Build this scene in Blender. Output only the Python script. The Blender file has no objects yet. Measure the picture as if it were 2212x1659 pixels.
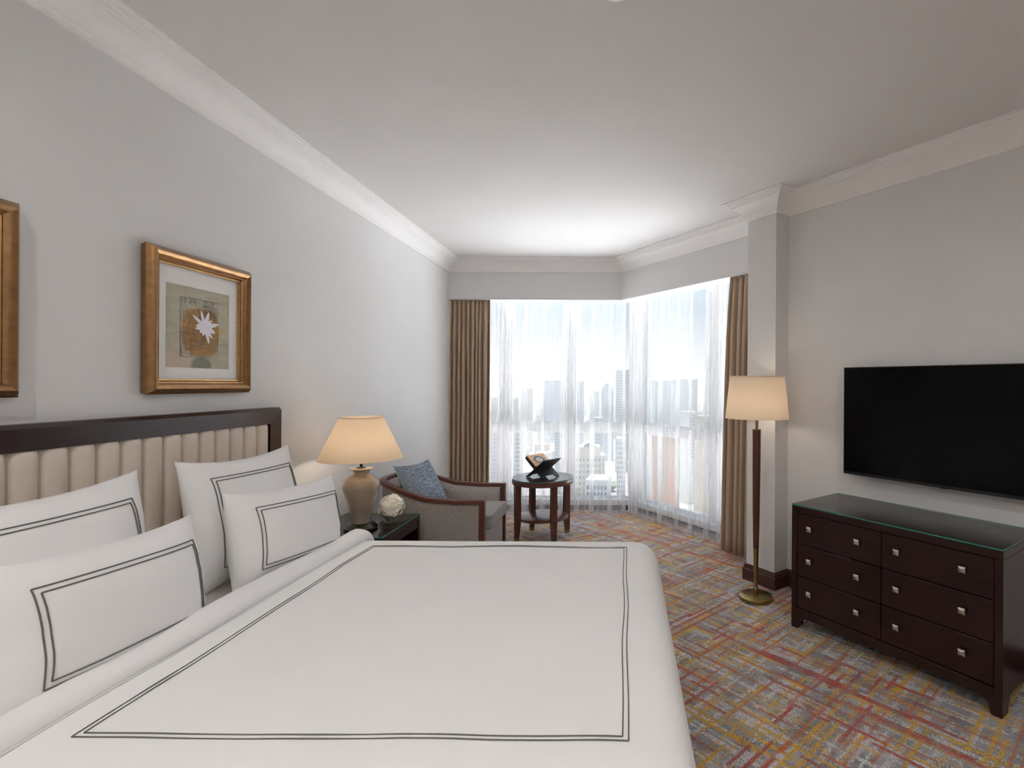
import bpy, bmesh, math, random
from mathutils import Vector, Matrix, noise as mnoise
random.seed(7)
PI = math.pi
sc = bpy.context.scene
C = sc.collection

# ------------------------------------------------------------------ camera
cam_d = bpy.data.cameras.new('camera')
cam = bpy.data.objects.new('camera', cam_d)
C.objects.link(cam)
cam_d.sensor_width = 36.0
cam_d.lens = 1100.0 / 2212.0 * 36.0
cam_d.shift_x = -244.0 / 2212.0
cam_d.clip_start = 0.05
cam_d.clip_end = 30000
cam.location = (0, 0, 1.42)
cam.rotation_euler = (PI / 2, -0.0055, 0)
sc.camera = cam

# ------------------------------------------------------------------ sky
W = bpy.data.worlds.new('sky'); sc.world = W; W.use_nodes = True
nt = W.node_tree; nt.nodes.clear()
out = nt.nodes.new('ShaderNodeOutputWorld'); bg = nt.nodes.new('ShaderNodeBackground')
tc = nt.nodes.new('ShaderNodeTexCoord'); sx = nt.nodes.new('ShaderNodeSeparateXYZ')
ramp = nt.nodes.new('ShaderNodeValToRGB')
nz = nt.nodes.new('ShaderNodeTexNoise'); nz.inputs['Scale'].default_value = 6; nz.inputs['Detail'].default_value = 5
mp = nt.nodes.new('ShaderNodeMapping'); mp.inputs['Scale'].default_value = (1, 1, 5)
mad = nt.nodes.new('ShaderNodeMath'); mad.operation = 'MULTIPLY_ADD'; mad.inputs[1].default_value = 0.07
sub = nt.nodes.new('ShaderNodeMath'); sub.operation = 'SUBTRACT'; sub.inputs[1].default_value = 0.035
L = nt.links.new
L(tc.outputs['Generated'], sx.inputs[0]); L(tc.outputs['Generated'], mp.inputs[0]); L(mp.outputs[0], nz.inputs[0])
L(nz.outputs[0], mad.inputs[0]); L(sx.outputs[2], mad.inputs[2]); L(mad.outputs[0], sub.inputs[0])
L(sub.outputs[0], ramp.inputs[0])
e = ramp.color_ramp.elements
e[0].position = 0.0; e[0].color = (0.93, 0.94, 0.96, 1)
e[1].position = 1.0; e[1].color = (0.42, 0.66, 1.0, 1)
for p_, c_ in ((0.065, (1.0, 1.0, 1.0, 1)), (0.10, (0.86, 0.93, 1.0, 1)), (0.17, (0.60, 0.80, 1.0, 1))):
    q = e.new(p_); q.color = c_
L(ramp.outputs[0], bg.inputs[0]); bg.inputs[1].default_value = 0.33
L(bg.outputs[0], out.inputs[0])

# hazy sun high over the city, soft edged
sun_d = bpy.data.lights.new('sun', 'SUN'); sun_d.energy = 30.0; sun_d.angle = math.radians(6); sun_d.color = (1.0, 0.98, 0.97)
sun = bpy.data.objects.new('sun', sun_d); C.objects.link(sun)
sun.rotation_euler = Vector((0.022, -0.02, -1.0)).to_track_quat('-Z', 'Y').to_euler()

sc.view_settings.view_transform = 'Standard'
sc.view_settings.look = 'None'
sc.view_settings.gamma = 1.0
sc.view_settings.use_curve_mapping = False
sc.view_settings.exposure = 1.17
cy = sc.cycles
cy.use_denoising = True
cy.max_bounces = 12; cy.diffuse_bounces = 8; cy.transparent_max_bounces = 48; cy.glossy_bounces = 4
cy.sample_clamp_indirect = 6.0
cy.caustics_reflective = False; cy.caustics_refractive = False

# ------------------------------------------------------------------ plan of the room
Rr = Vector((0.6, -0.8, 0))          # along the right wall, away from the window
Rn = Vector((-0.8, -0.6, 0))         # out of the right wall into the room
W0 = Vector((1.16, 3.62, 0))         # corner of column and right wall
def rp(s, n, z=0.0):
    v = W0 + Rr * s + Rn * n
    return Vector((v.x, v.y, z))
XL = -1.9
ZC = 2.745; ZB = 2.611; ZS = 2.332
YS = 5.46                            # face of the pelmet over the first window

# ------------------------------------------------------------------ helpers
def mesh_obj(name, verts, faces, mat=None, parent=None, smooth=False, mats=None, fmat=None):
    me = bpy.data.meshes.new(name)
    me.from_pydata([tuple(v) for v in verts], [], faces)
    me.update()
    o = bpy.data.objects.new(name, me); C.objects.link(o)
    for m in (mats or ([mat] if mat else [])): me.materials.append(m)
    if fmat:
        for p, i in zip(me.polygons, fmat): p.material_index = i
    if smooth: me.polygons.foreach_set('use_smooth', [True] * len(me.polygons))
    if parent: o.parent = parent
    return o
def bm_obj(name, bm, mat=None, parent=None, smooth=False, loc=None, mats=None):
    me = bpy.data.meshes.new(name); bmesh.ops.recalc_face_normals(bm, faces=bm.faces); bm.to_mesh(me); bm.free()
    o = bpy.data.objects.new(name, me); C.objects.link(o)
    for m in (mats or ([mat] if mat else [])): me.materials.append(m)
    if smooth: me.polygons.foreach_set('use_smooth', [True] * len(me.polygons))
    if parent: o.parent = parent
    if loc: o.location = loc
    return o
def add_box(bm, lo, hi, bevel=0.0, seg=2, M=None):
    lo = Vector(lo); hi = Vector(hi)
    g = bmesh.ops.create_cube(bm, size=1.0)
    vs = g['verts']
    for v in vs:
        v.co = Vector(((lo.x + hi.x) / 2 + v.co.x * (hi.x - lo.x), (lo.y + hi.y) / 2 + v.co.y * (hi.y - lo.y), (lo.z + hi.z) / 2 + v.co.z * (hi.z - lo.z)))
    if bevel:
        es = list({ed for v in vs for ed in v.link_edges})
        r = bmesh.ops.bevel(bm, geom=es, offset=bevel, segments=seg, affect='EDGES', profile=0.5)
        vs = list({v for f in r['faces'] for v in f.verts} | {v for v in vs if v.is_valid})
    if M:
        for v in vs: v.co = M @ v.co
    return vs
def box(name, lo, hi, mat, parent=None, bevel=0.0, seg=2, M=None, smooth=False):
    bm = bmesh.new(); add_box(bm, lo, hi, bevel, seg, M)
    o = bm_obj(name, bm, mat, parent)
    if bevel and smooth: o.data.polygons.foreach_set('use_smooth', [True] * len(o.data.polygons))
    return o
def lathe(name, prof, mat, parent=None, seg=48, loc=None, closed=False, smooth=True):
    vs = []; fs = []; n = len(prof)
    for i in range(seg):
        a = 2 * PI * i / seg
        for r, z in prof: vs.append((r * math.cos(a), r * math.sin(a), z))
    m = n if closed else n - 1
    for i in range(seg):
        j = (i + 1) % seg
        for k in range(m):
            l = (k + 1) % n
            fs.append((i * n + k, j * n + k, j * n + l, i * n + l))
    me_o = mesh_obj(name, vs, fs, mat, parent, smooth)
    bm = bmesh.new(); bm.from_mesh(me_o.data)
    bmesh.ops.remove_doubles(bm, verts=bm.verts, dist=1e-5)
    bmesh.ops.recalc_face_normals(bm, faces=bm.faces); bm.to_mesh(me_o.data); bm.free()
    if smooth:
        me_o.data.polygons.foreach_set('use_smooth', [True] * len(me_o.data.polygons))
        md = me_o.modifiers.new('edges', 'EDGE_SPLIT'); md.split_angle = math.radians(40)
    if loc: me_o.location = loc
    return me_o
def prism(name, poly, z0, z1, mat, parent=None):
    n = len(poly); vs = [(x, y, z0) for x, y in poly] + [(x, y, z1) for x, y in poly]
    fs = [tuple(range(n))[::-1], tuple(range(n, 2 * n))] + [(i, (i + 1) % n, n + (i + 1) % n, n + i) for i in range(n)]
    bm = bmesh.new(); bv = [bm.verts.new(v) for v in vs]
    for f in fs: bm.faces.new([bv[i] for i in f])
    return bm_obj(name, bm, mat, parent)
def sweep(name, path, sect, ups, mat, parent=None, closed_sect=True, cap=True, smooth=False, sides=None):
    """sect: list of (side, up); ups: up vector per path point"""
    n = len(path); m = len(sect); vs = []; fs = []
    for i, p in enumerate(path):
        t = (path[min(i + 1, n - 1)] - path[max(i - 1, 0)]).normalized()
        u = ups[i] if isinstance(ups, list) else ups
        s = t.cross(u).normalized(); uu = s.cross(t).normalized()
        for a, b in sect: vs.append(p + s * a + uu * b)
    for i in range(n - 1):
        for k in range(m if closed_sect else m - 1):
            l = (k + 1) % m
            fs.append((i * m + k, i * m + l, (i + 1) * m + l, (i + 1) * m + k))
    if cap and closed_sect:
        fs.append(tuple(range(m))); fs.append(tuple(range((n - 1) * m, n * m)))
    o = mesh_obj(name, vs, fs, mat, parent, smooth)
    bm = bmesh.new(); bm.from_mesh(o.data); bmesh.ops.recalc_face_normals(bm, faces=bm.faces); bm.to_mesh(o.data); bm.free()
    if smooth:
        o.data.polygons.foreach_set('use_smooth', [True] * len(o.data.polygons))
        md = o.modifiers.new('edges', 'EDGE_SPLIT'); md.split_angle = math.radians(50)
    return o
def tag(o, label, cat, group=None, kind=None):
    if label: o['label'] = label
    if cat: o['category'] = cat
    if group: o['group'] = group
    if kind: o['kind'] = kind
    return o
def empty(name, loc=(0, 0, 0), rz=0.0):
    o = bpy.data.objects.new(name, None); C.objects.link(o); o.location = loc; o.rotation_euler = (0, 0, rz)
    o.empty_display_size = 0.1
    return o
def thing(name, label, cat, loc=(0, 0, 0), rz=0.0, group=None): return tag(empty(name, loc, rz), label, cat, group)
def struct(o): o['kind'] = 'structure'; return o

# ------------------------------------------------------------------ materials
def new_mat(name):
    m = bpy.data.materials.new(name); m.use_nodes = True
    return m, m.node_tree, m.node_tree.nodes['Principled BSDF']
class G:
    """tiny node-graph helper"""
    def __init__(s, nt): s.nt = nt
    def link(s, a, b):
        if hasattr(a, 'default_value') or hasattr(a, 'is_output'): s.nt.links.new(a, b)
        else:
            b.default_value = a
    def math(s, op, a, b=None, c=None, clamp=False):
        n = s.nt.nodes.new('ShaderNodeMath'); n.operation = op; n.use_clamp = clamp
        for i, v in enumerate((a, b, c)):
            if v is not None: s.link(v, n.inputs[i])
        return n.outputs[0]
    def noise(s, vec, scale, detail=2.0, rough=0.5, dim='3D'):
        n = s.nt.nodes.new('ShaderNodeTexNoise'); n.noise_dimensions = dim
        if vec is not None: s.link(vec, n.inputs['Vector'])
        n.inputs['Scale'].default_value = scale; n.inputs['Detail'].default_value = detail; n.inputs['Roughness'].default_value = rough
        return n.outputs[0]
    def white(s, x, y=0.0, z=0.0):
        n = s.nt.nodes.new('ShaderNodeTexWhiteNoise'); n.noise_dimensions = '3D'
        s.nt.links.new(s.comb(x, y, z), n.inputs['Vector']); return n.outputs['Value']
    def comb(s, x, y, z):
        n = s.nt.nodes.new('ShaderNodeCombineXYZ')
        for i, v in enumerate((x, y, z)): s.link(v, n.inputs[i])
        return n.outputs[0]
    def sep(s, v):
        n = s.nt.nodes.new('ShaderNodeSeparateXYZ'); s.nt.links.new(v, n.inputs[0]); return n.outputs
    def mix(s, f, a, b):
        n = s.nt.nodes.new('ShaderNodeMix'); n.data_type = 'RGBA'
        s.link(f, n.inputs[0])
        for v, i in ((a, 6), (b, 7)):
            if isinstance(v, tuple): n.inputs[i].default_value = v if len(v) == 4 else (*v, 1)
            else: s.nt.links.new(v, n.inputs[i])
        return n.outputs[2]
    def ramp(s, f, stops):
        n = s.nt.nodes.new('ShaderNodeValToRGB'); s.link(f, n.inputs[0]); e = n.color_ramp.elements
        while len(e) < len(stops): e.new(0.5)
        for q, (p, c) in zip(e, stops): q.position = p; q.color = (*c, 1) if len(c) == 3 else c
        return n.outputs[0]
    def mapping(s, v, scale=(1, 1, 1), rot=(0, 0, 0), loc=(0, 0, 0)):
        n = s.nt.nodes.new('ShaderNodeMapping'); s.nt.links.new(v, n.inputs[0])
        n.inputs['Scale'].default_value = scale; n.inputs['Rotation'].default_value = rot; n.inputs['Location'].default_value = loc
        return n.outputs[0]
    def pos(s): return s.nt.nodes.new('ShaderNodeNewGeometry').outputs['Position']
    def obj(s): return s.nt.nodes.new('ShaderNodeTexCoord').outputs['Object']
    def bump(s, h, strength, dist, bsdf):
        n = s.nt.nodes.new('ShaderNodeBump'); n.inputs['Strength'].default_value = strength; n.inputs['Distance'].default_value = dist
        s.nt.links.new(h, n.inputs['Height']); s.nt.links.new(n.outputs[0], bsdf.inputs['Normal'])
def plain(name, col, rough=0.5, metal=0.0, spec=0.5, var=0.06, vscale=8.0, bump=0.0, bscale=200.0, bdist=0.001, sheen=0.0):
    m, t, b = new_mat(name); g = G(t)
    p = g.obj()
    f = g.noise(p, vscale, 3)
    a = tuple(max(0, c * (1 - var)) for c in col); d = tuple(min(1, c * (1 + var)) for c in col)
    t.links.new(g.ramp(f, [(0.3, a), (0.7, d)]), b.inputs['Base Color'])
    b.inputs['Roughness'].default_value = rough; b.inputs['Metallic'].default_value = metal
    b.inputs['Specular IOR Level'].default_value = spec
    if sheen: b.inputs['Sheen Weight'].default_value = sheen
    if bump: g.bump(g.noise(p, bscale, 2), bump, bdist, b)
    return m
def wood(name, c0, c1, rough=0.3, scale=(3, 40, 40), spec=0.5, coat=0.0):
    m, t, b = new_mat(name); g = G(t)
    v = g.mapping(g.obj(), scale)
    f = g.noise(v, 1.6, 5, 0.6)
    t.links.new(g.ramp(f, [(0.3, c0), (0.7, c1)]), b.inputs['Base Color'])
    b.inputs['Roughness'].default_value = rough; b.inputs['Specular IOR Level'].default_value = spec
    b.inputs['Coat Weight'].default_value = coat; b.inputs['Coat Roughness'].default_value = 0.1
    g.bump(f, 0.15, 0.0005, b)
    return m
M = {}
M['wall'] = plain('wall_paint', (0.75, 0.745, 0.74), 0.7, var=0.012, vscale=3, bump=0.12, bscale=180, bdist=0.0006, spec=0.3)
M['white'] = plain('ceiling_paint', (0.735, 0.72, 0.71), 0.7, var=0.01, vscale=3, spec=0.25)
M['crown'] = plain('crown_paint', (0.90, 0.89, 0.88), 0.5, var=0.01, vscale=3, spec=0.3)
M['frame_white'] = plain('window_frame_white', (0.82, 0.83, 0.84), 0.4, var=0.015)
M['espresso'] = wood('espresso_wood', (0.014, 0.0045, 0.004), (0.026, 0.0085, 0.007), 0.28, spec=0.45)
M['espresso_v'] = wood('espresso_wood_upright', (0.014, 0.0045, 0.004), (0.026, 0.0085, 0.007), 0.3, (40, 40, 3), spec=0.45)
M['mahog'] = wood('mahogany_base', (0.055, 0.018, 0.014), (0.085, 0.03, 0.022), 0.4, (5, 5, 60))
M['walnut'] = wood('walnut_wood', (0.075, 0.024, 0.014), (0.13, 0.045, 0.027), 0.3, (40, 40, 3))
M['walnut_h'] = wood('walnut_wood_flat', (0.085, 0.03, 0.02), (0.13, 0.05, 0.035), 0.28, (3, 40, 40))
M['linen'] = plain('white_cotton', (0.86, 0.855, 0.85), 0.85, var=0.01, vscale=5, bump=0.06, bscale=900, bdist=0.0004, spec=0.15, sheen=0.1)
M['sheet'] = plain('white_sheet', (0.80, 0.79, 0.775), 0.85, var=0.015, bump=0.05, bscale=700, spec=0.15)
M['stitch'] = plain('grey_embroidery', (0.15, 0.145, 0.135), 0.8, var=0.25, vscale=400, spec=0.2)
M['leather'] = plain('cream_leather', (0.68, 0.60, 0.51), 0.5, var=0.03, vscale=20, bump=0.35, bscale=420, bdist=0.0006, spec=0.35)
M['gold'] = plain('aged_gold', (0.30, 0.165, 0.07), 0.3, metal=0.8, var=0.15, vscale=40, bump=0.1, bscale=300)
M['gold_lip'] = plain('bright_gold_lip', (0.55, 0.33, 0.12), 0.4, metal=0.8, var=0.2, vscale=80)
M['matboard'] = plain('picture_mat', (0.83, 0.82, 0.80), 0.9, var=0.01, spec=0.2)
M['brass'] = plain('antique_brass', (0.30, 0.215, 0.085), 0.33, metal=1.0, var=0.1, vscale=30)
M['pewter'] = plain('brushed_pewter', (0.62, 0.60, 0.57), 0.3, metal=1.0, var=0.06, vscale=60)
M['black_gloss'] = plain('black_gloss', (0.008, 0.007, 0.006), 0.08, var=0.1)
M['black_satin'] = plain('black_satin', (0.012, 0.012, 0.012), 0.35, var=0.15, vscale=20)
M['screen'] = plain('tv_screen', (0.0018, 0.0020, 0.0022), 0.22, var=0.05, spec=0.12)
M['bezel'] = plain('tv_bezel', (0.010, 0.010, 0.014), 0.4, var=0.05)
M['leafgreen'] = plain('stem_green', (0.28, 0.36, 0.10), 0.5, var=0.2, vscale=60)
M['petal'] = plain('ivory_petals', (0.90, 0.885, 0.77), 0.7, var=0.06, vscale=60, spec=0.2)
M['paper'] = plain('page_paper', (0.75, 0.68, 0.52), 0.8, var=0.1, vscale=200)
M['glass_edge'] = plain('green_glass_edge', (0.035, 0.24, 0.20), 0.15, var=0.1, vscale=30)
M['ground'] = plain('city_ground', (0.03, 0.03, 0.03), 0.9, var=0.3, vscale=0.02)
M['hill'] = plain('far_hills', (0.06, 0.065, 0.07), 0.95, var=0.08, vscale=0.002)

def brocade_curtain():
    m, t, b = new_mat('taupe_curtain_cloth'); g = G(t)
    v = g.mapping(g.obj(), (500, 500, 60)); f = g.noise(v, 1.0, 2)
    t.links.new(g.ramp(f, [(0.3, (0.38, 0.28, 0.19)), (0.7, (0.48, 0.36, 0.25))]), b.inputs['Base Color'])
    b.inputs['Roughness'].default_value = 0.75; b.inputs['Specular IOR Level'].default_value = 0.25; b.inputs['Sheen Weight'].default_value = 0.25
    return m
M['curtain'] = brocade_curtain()
def sheer():
    m, t, b = new_mat('white_voile'); g = G(t)
    v = g.mapping(g.obj(), (55, 55, 0.3)); f = g.noise(v, 1.0, 1, 0.4)
    fac = g.math('MULTIPLY_ADD', f, 0.05, 0.24, clamp=True)
    tr = t.nodes.new('ShaderNodeBsdfTransparent'); di = t.nodes.new('ShaderNodeBsdfDiffuse'); tl = t.nodes.new('ShaderNodeBsdfTranslucent')
    di.inputs[0].default_value = (0.9, 0.9, 0.9, 1); tl.inputs[0].default_value = (0.9, 0.9, 0.91, 1)
    m1 = t.nodes.new('ShaderNodeMixShader'); m1.inputs[0].default_value = 0.52
    t.links.new(di.outputs[0], m1.inputs[1]); t.links.new(tl.outputs[0], m1.inputs[2])
    m2 = t.nodes.new('ShaderNodeMixShader'); t.links.new(fac, m2.inputs[0]); t.links.new(tr.outputs[0], m2.inputs[1]); t.links.new(m1.outputs[0], m2.inputs[2])
    t.links.new(m2.outputs[0], t.nodes['Material Output'].inputs[0])
    t.nodes.remove(b); return m
M['sheer'] = sheer()
def clear_glass(name, tint, gl_rough=0.02):
    m, t, b = new_mat(name); g = G(t)
    tr = t.nodes.new('ShaderNodeBsdfTransparent'); tr.inputs[0].default_value = (*tint, 1)
    gl = t.nodes.new('ShaderNodeBsdfGlossy'); gl.inputs['Roughness'].default_value = gl_rough
    lw = t.nodes.new('ShaderNodeLayerWeight'); lw.inputs[0].default_value = 0.5
    fr = g.math('MULTIPLY_ADD', g.math('POWER', lw.outputs['Facing'], 4.6), 0.93, 0.04)     # thin pane reflectance
    m2 = t.nodes.new('ShaderNodeMixShader'); t.links.new(fr, m2.inputs[0]); t.links.new(tr.outputs[0], m2.inputs[1]); t.links.new(gl.outputs[0], m2.inputs[2])
    t.links.new(m2.outputs[0], t.nodes['Material Output'].inputs[0]); t.nodes.remove(b)
    return m
M['pane'] = clear_glass('window_glass', (0.96, 0.975, 0.98), 0.0)
M['top_glass'] = clear_glass('table_top_glass', (0.97, 0.99, 0.98), 0.01)
M['vase_glass'] = clear_glass('vase_glass', (0.93, 0.94, 0.94), 0.0)
def shade_mat(name, col):
    m, t, b = new_mat(name); g = G(t)
    f = g.noise(g.mapping(g.obj(), (300, 300, 20)), 1.0, 2)
    c = g.ramp(f, [(0.3, tuple(x * 0.97 for x in col)), (0.7, col)])
    di = t.nodes.new('ShaderNodeBsdfDiffuse'); tl = t.nodes.new('ShaderNodeBsdfTranslucent')
    t.links.new(c, di.inputs[0]); t.links.new(c, tl.inputs[0])
    m1 = t.nodes.new('ShaderNodeMixShader'); m1.inputs[0].default_value = 0.6
    t.links.new(di.outputs[0], m1.inputs[1]); t.links.new(tl.outputs[0], m1.inputs[2])
    t.links.new(m1.outputs[0], t.nodes['Material Output'].inputs[0]); t.nodes.remove(b)
    return m
M['shade'] = shade_mat('lamp_shade_cloth', (0.85, 0.76, 0.64))
M['shade2'] = shade_mat('floor_lamp_shade_cloth', (0.84, 0.76, 0.66))
def emitter(name, col, s):
    m, t, b = new_mat(name); b.inputs['Base Color'].default_value = (*col, 1)
    b.inputs['Emission Color'].default_value = (*col, 1); b.inputs['Emission Strength'].default_value = s
    return m
def crackle():
    m, t, b = new_mat('crackle_glaze'); g = G(t); p = g.obj()
    vz = t.nodes.new('ShaderNodeTexVoronoi'); vz.feature = 'DISTANCE_TO_EDGE'; vz.inputs['Scale'].default_value = 160; t.links.new(p, vz.inputs['Vector'])
    f = g.noise(p, 14, 4)
    base = g.ramp(f, [(0.3, (0.22, 0.18, 0.145)), (0.7, (0.33, 0.28, 0.23))])
    z = g.sep(p)[2]
    zf = g.math('MULTIPLY_ADD', z, 3.2, -0.15, clamp=True)
    base = g.mix(zf, base, (0.40, 0.30, 0.20))
    k = g.math('LESS_THAN', vz.outputs['Distance'], 0.06)
    k = g.math('MULTIPLY', k, 0.3)
    t.links.new(g.mix(k, base, (0.12, 0.075, 0.045)), b.inputs['Base Color'])
    b.inputs['Roughness'].default_value = 0.12; b.inputs['Coat Weight'].default_value = 0.5
    return m
M['crackle'] = crackle()
def tweed():
    m, t, b = new_mat('grey_tweed'); g = G(t); p = g.obj()
    f = g.math('MULTIPLY_ADD', g.noise(p, 420, 2, 0.8), 0.6, g.math('MULTIPLY', g.noise(p, 110, 2), 0.4))
    t.links.new(g.ramp(f, [(0.34, (0.19, 0.175, 0.165)), (0.50, (0.32, 0.30, 0.285)), (0.66, (0.50, 0.48, 0.465))]), b.inputs['Base Color'])
    b.inputs['Roughness'].default_value = 0.9; b.inputs['Specular IOR Level'].default_value = 0.15
    g.bump(f, 0.3, 0.001, b)
    return m
M['tweed'] = tweed()
def blue_slub():
    m, t, b = new_mat('blue_slub_weave'); g = G(t)
    f = g.noise(g.mapping(g.obj(), (16, 230, 230), (0, 0, 0.04)), 1.0, 3, 0.6)
    t.links.new(g.ramp(f, [(0.30, (0.055, 0.075, 0.11)), (0.48, (0.17, 0.215, 0.28)), (0.70, (0.46, 0.52, 0.58))]), b.inputs['Base Color'])
    b.inputs['Roughness'].default_value = 0.75; b.inputs['Specular IOR Level'].default_value = 0.2
    return m
M['blue'] = blue_slub()

def carpet():
    m, t, b = new_mat('crosshatch_carpet'); g = G(t)
    p = g.mapping(g.pos(), (1, 1, 1), (0, 0, math.radians(-44)))
    # yarn jitter so that every edge is broken up by the pile
    jn = t.nodes.new('ShaderNodeTexNoise'); t.links.new(p, jn.inputs['Vector']); jn.inputs['Scale'].default_value = 300; jn.inputs['Detail'].default_value = 2
    js = g.sep(jn.outputs['Color'])
    xyz = g.sep(p)
    u = g.math('ADD', xyz[0], g.math('MULTIPLY_ADD', js[0], 0.03, -0.015))
    v = g.math('ADD', xyz[1], g.math('MULTIPLY_ADD', js[1], 0.03, -0.015))
    tuft = g.white(g.math('FLOOR', g.math('MULTIPLY', xyz[0], 330.0)), g.math('FLOOR', g.math('MULTIPLY', xyz[1], 330.0)), 0.5)
    fine = g.math('MULTIPLY_ADD', tuft, 0.55, g.math('MULTIPLY_ADD', g.noise(p, 150, 2, 0.7), 0.9, -0.22))
    patch = g.noise(p, 5.5, 3, 0.6)
    patch2 = g.noise(g.mapping(p, loc=(7, 3, 1)), 9, 3, 0.6)
    def dash(a, c, wid, seg, prow, pseg, seed, keep, pat):
        row = g.math('FLOOR', g.math('DIVIDE', c, wid))
        on = g.math('LESS_THAN', g.white(row, seed, 1.7), prow)
        cell = g.math('FLOOR', g.math('ADD', g.math('DIVIDE', a, seg), g.math('MULTIPLY', g.white(row, seed, 9.1), 7.0)))
        sg = g.math('LESS_THAN', g.white(cell, row, seed + 0.37), pseg)
        th = g.math('ADD', fine, g.math('MULTIPLY_ADD', pat, 0.9, -0.45))
        kp = g.math('GREATER_THAN', th, keep)
        return g.math('MULTIPLY', g.math('MULTIPLY', on, sg), kp)
    cellg = g.white(g.math('FLOOR', g.math('DIVIDE', u, 0.085)), g.math('FLOOR', g.math('DIVIDE', v, 0.06)), 3.0)
    gray = g.math('ADD', g.math('MULTIPLY', cellg, 0.25), g.math('ADD', g.math('MULTIPLY', fine, 0.6), g.math('MULTIPLY', patch, 0.35)))
    col = g.ramp(gray, [(0.38, (0.16, 0.157, 0.16)), (0.62, (0.29, 0.285, 0.29)), (0.85, (0.45, 0.44, 0.445))])
    uv = ((u, v), (v, u))
    for k, (a, c) in enumerate(uv):
        col = g.mix(dash(a, c, 0.034, 0.95, 0.16, 0.6, 11.0 + k, 0.36, patch2), col, (0.36, 0.29, 0.28))
    for k, (a, c) in enumerate(uv):
        col = g.mix(dash(a, c, 0.021, 0.24, 0.40, 0.42, 21.0 + k, 0.50, patch), col, (0.60, 0.59, 0.62))
        col = g.mix(dash(a, c, 0.012, 0.30, 0.22, 0.40, 27.0 + k, 0.46, patch2), col, (0.66, 0.65, 0.67))
    for k, (a, c) in enumerate(uv):
        col = g.mix(dash(a, c, 0.017, 0.34, 0.20, 0.44, 31.0 + k, 0.44, patch2), col, (0.66, 0.37, 0.03))
        col = g.mix(dash(a, c, 0.012, 0.20, 0.15, 0.50, 37.0 + k, 0.48, patch), col, (0.68, 0.41, 0.06))
    for k, (a, c) in enumerate(uv):
        col = g.mix(dash(a, c, 0.017, 0.17, 0.16, 0.44, 41.0 + k, 0.48, patch), col, (0.44, 0.05, 0.02))
        col = g.mix(dash(a, c, 0.012, 0.22, 0.12, 0.45, 47.0 + k, 0.50, patch2), col, (0.55, 0.13, 0.02))
    t.links.new(col, b.inputs['Base Color'])
    b.inputs['Roughness'].default_value = 0.95; b.inputs['Specular IOR Level'].default_value = 0.08; b.inputs['Sheen Weight'].default_value = 0.15
    g.bump(fine, 0.5, 0.004, b)
    return m
M['carpet'] = carpet()

# ------------------------------------------------------------------ room shell
YB = -1.7
s_end = 4.7
c1 = rp(s_end, 0)                                       # right wall turns here, out of the frame
struct(prism('floor', [(XL - 0.1, YB - 0.1), (c1.x + 0.1, YB - 0.1), (c1.x + 0.1, c1.y), (rp(0, -0.8).x, rp(0, -0.8).y), (0.35, 6.1), (XL - 0.1, 6.1)], -0.12, 0, M['carpet']))
struct(prism('ceiling', [(XL - 0.1, YB - 0.1), (c1.x + 0.1, YB - 0.1), (c1.x + 0.1, c1.y), (rp(0, -0.8).x, rp(0, -0.8).y), (0.35, 6.1), (XL - 0.1, 6.1)], ZC, ZC + 0.12, M['white']))
struct(box('wall_left', (XL - 0.1, YB, 0), (XL, 6.1, ZC), M['wall']))
struct(box('wall_back', (XL, YB - 0.1, 0), (c1.x + 0.1, YB, ZC), M['wall']))
struct(box('wall_side', (c1.x, YB, 0), (c1.x + 0.1, c1.y, ZC), M['wall']))
def plan(name, pts, z0, z1, mat): return struct(prism(name, [(p.x, p.y) for p in pts], z0, z1, mat))
plan('wall_right', [rp(0, 0), rp(s_end, 0), rp(s_end + 0.05, -0.1), rp(0, -0.1)], 0, ZC, M['wall'])
plan('wall_column', [rp(-0.245, 0.146), rp(0.0, 0.146), rp(0.0, -0.62), rp(-0.245, -0.62)], 0, ZC, M['wall'])
# pelmets (boxed soffits) over the windows: face at YS / n=-0.138, 0.13 deep
def line_x(n, y):   # point where the line offset n from the right wall meets depth y
    # -0.8*(x-1.16) -0.6*(y-3.62) = n
    return 1.16 + (-(n) - 0.6 * (y - 3.62)) / 0.8
def corner(n, y): return Vector((line_x(n, y), y, 0))
S1 = corner(-0.138, YS); S2 = corner(-0.138 - 0.13, YS + 0.13)
plan('wall_pelmet_1', [Vector((XL, YS, 0)), S1, S2, Vector((XL, YS + 0.13, 0))], ZS, ZC, M['wall'])
plan('wall_pelmet_2', [S1, rp(-0.245, -0.138), rp(-0.245, -0.268), S2], ZS, ZC, M['wall'])
# dropped white underside of each pelmet, where the curtain track hangs
plan('trim_1', [Vector((XL, YS + 0.01, 0)), corner(-0.148, YS + 0.01), corner(-0.31, YS + 0.172), Vector((XL, YS + 0.172, 0))], ZS - 0.012, ZS, M['wall'])
plan('trim_2', [corner(-0.148, YS + 0.01), rp(-0.245, -0.148), rp(-0.245, -0.31), corner(-0.31, YS + 0.172)], ZS - 0.012, ZS, M['wall'])

# window wall: low kerb under the glass and lintel above
YW = 5.75; NW = -0.428
K1 = corner(NW, YW); K2 = corner(NW - 0.16, YW + 0.16)
plan('wall_kerb_1', [Vector((XL, YW, 0)), K1, K2, Vector((XL, YW + 0.16, 0))], 0, 0.06, M['crown'])
plan('wall_kerb_2', [K1, rp(-0.2, NW), rp(-0.2, NW - 0.16), K2], 0, 0.06, M['crown'])
plan('wall_lintel_1', [Vector((XL, YW, 0)), K1, K2, Vector((XL, YW + 0.16, 0))], 2.45, ZC, M['white'])
plan('wall_lintel_2', [K1, rp(-0.2, NW), rp(-0.2, NW - 0.16), K2], 2.45, ZC, M['white'])

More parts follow.
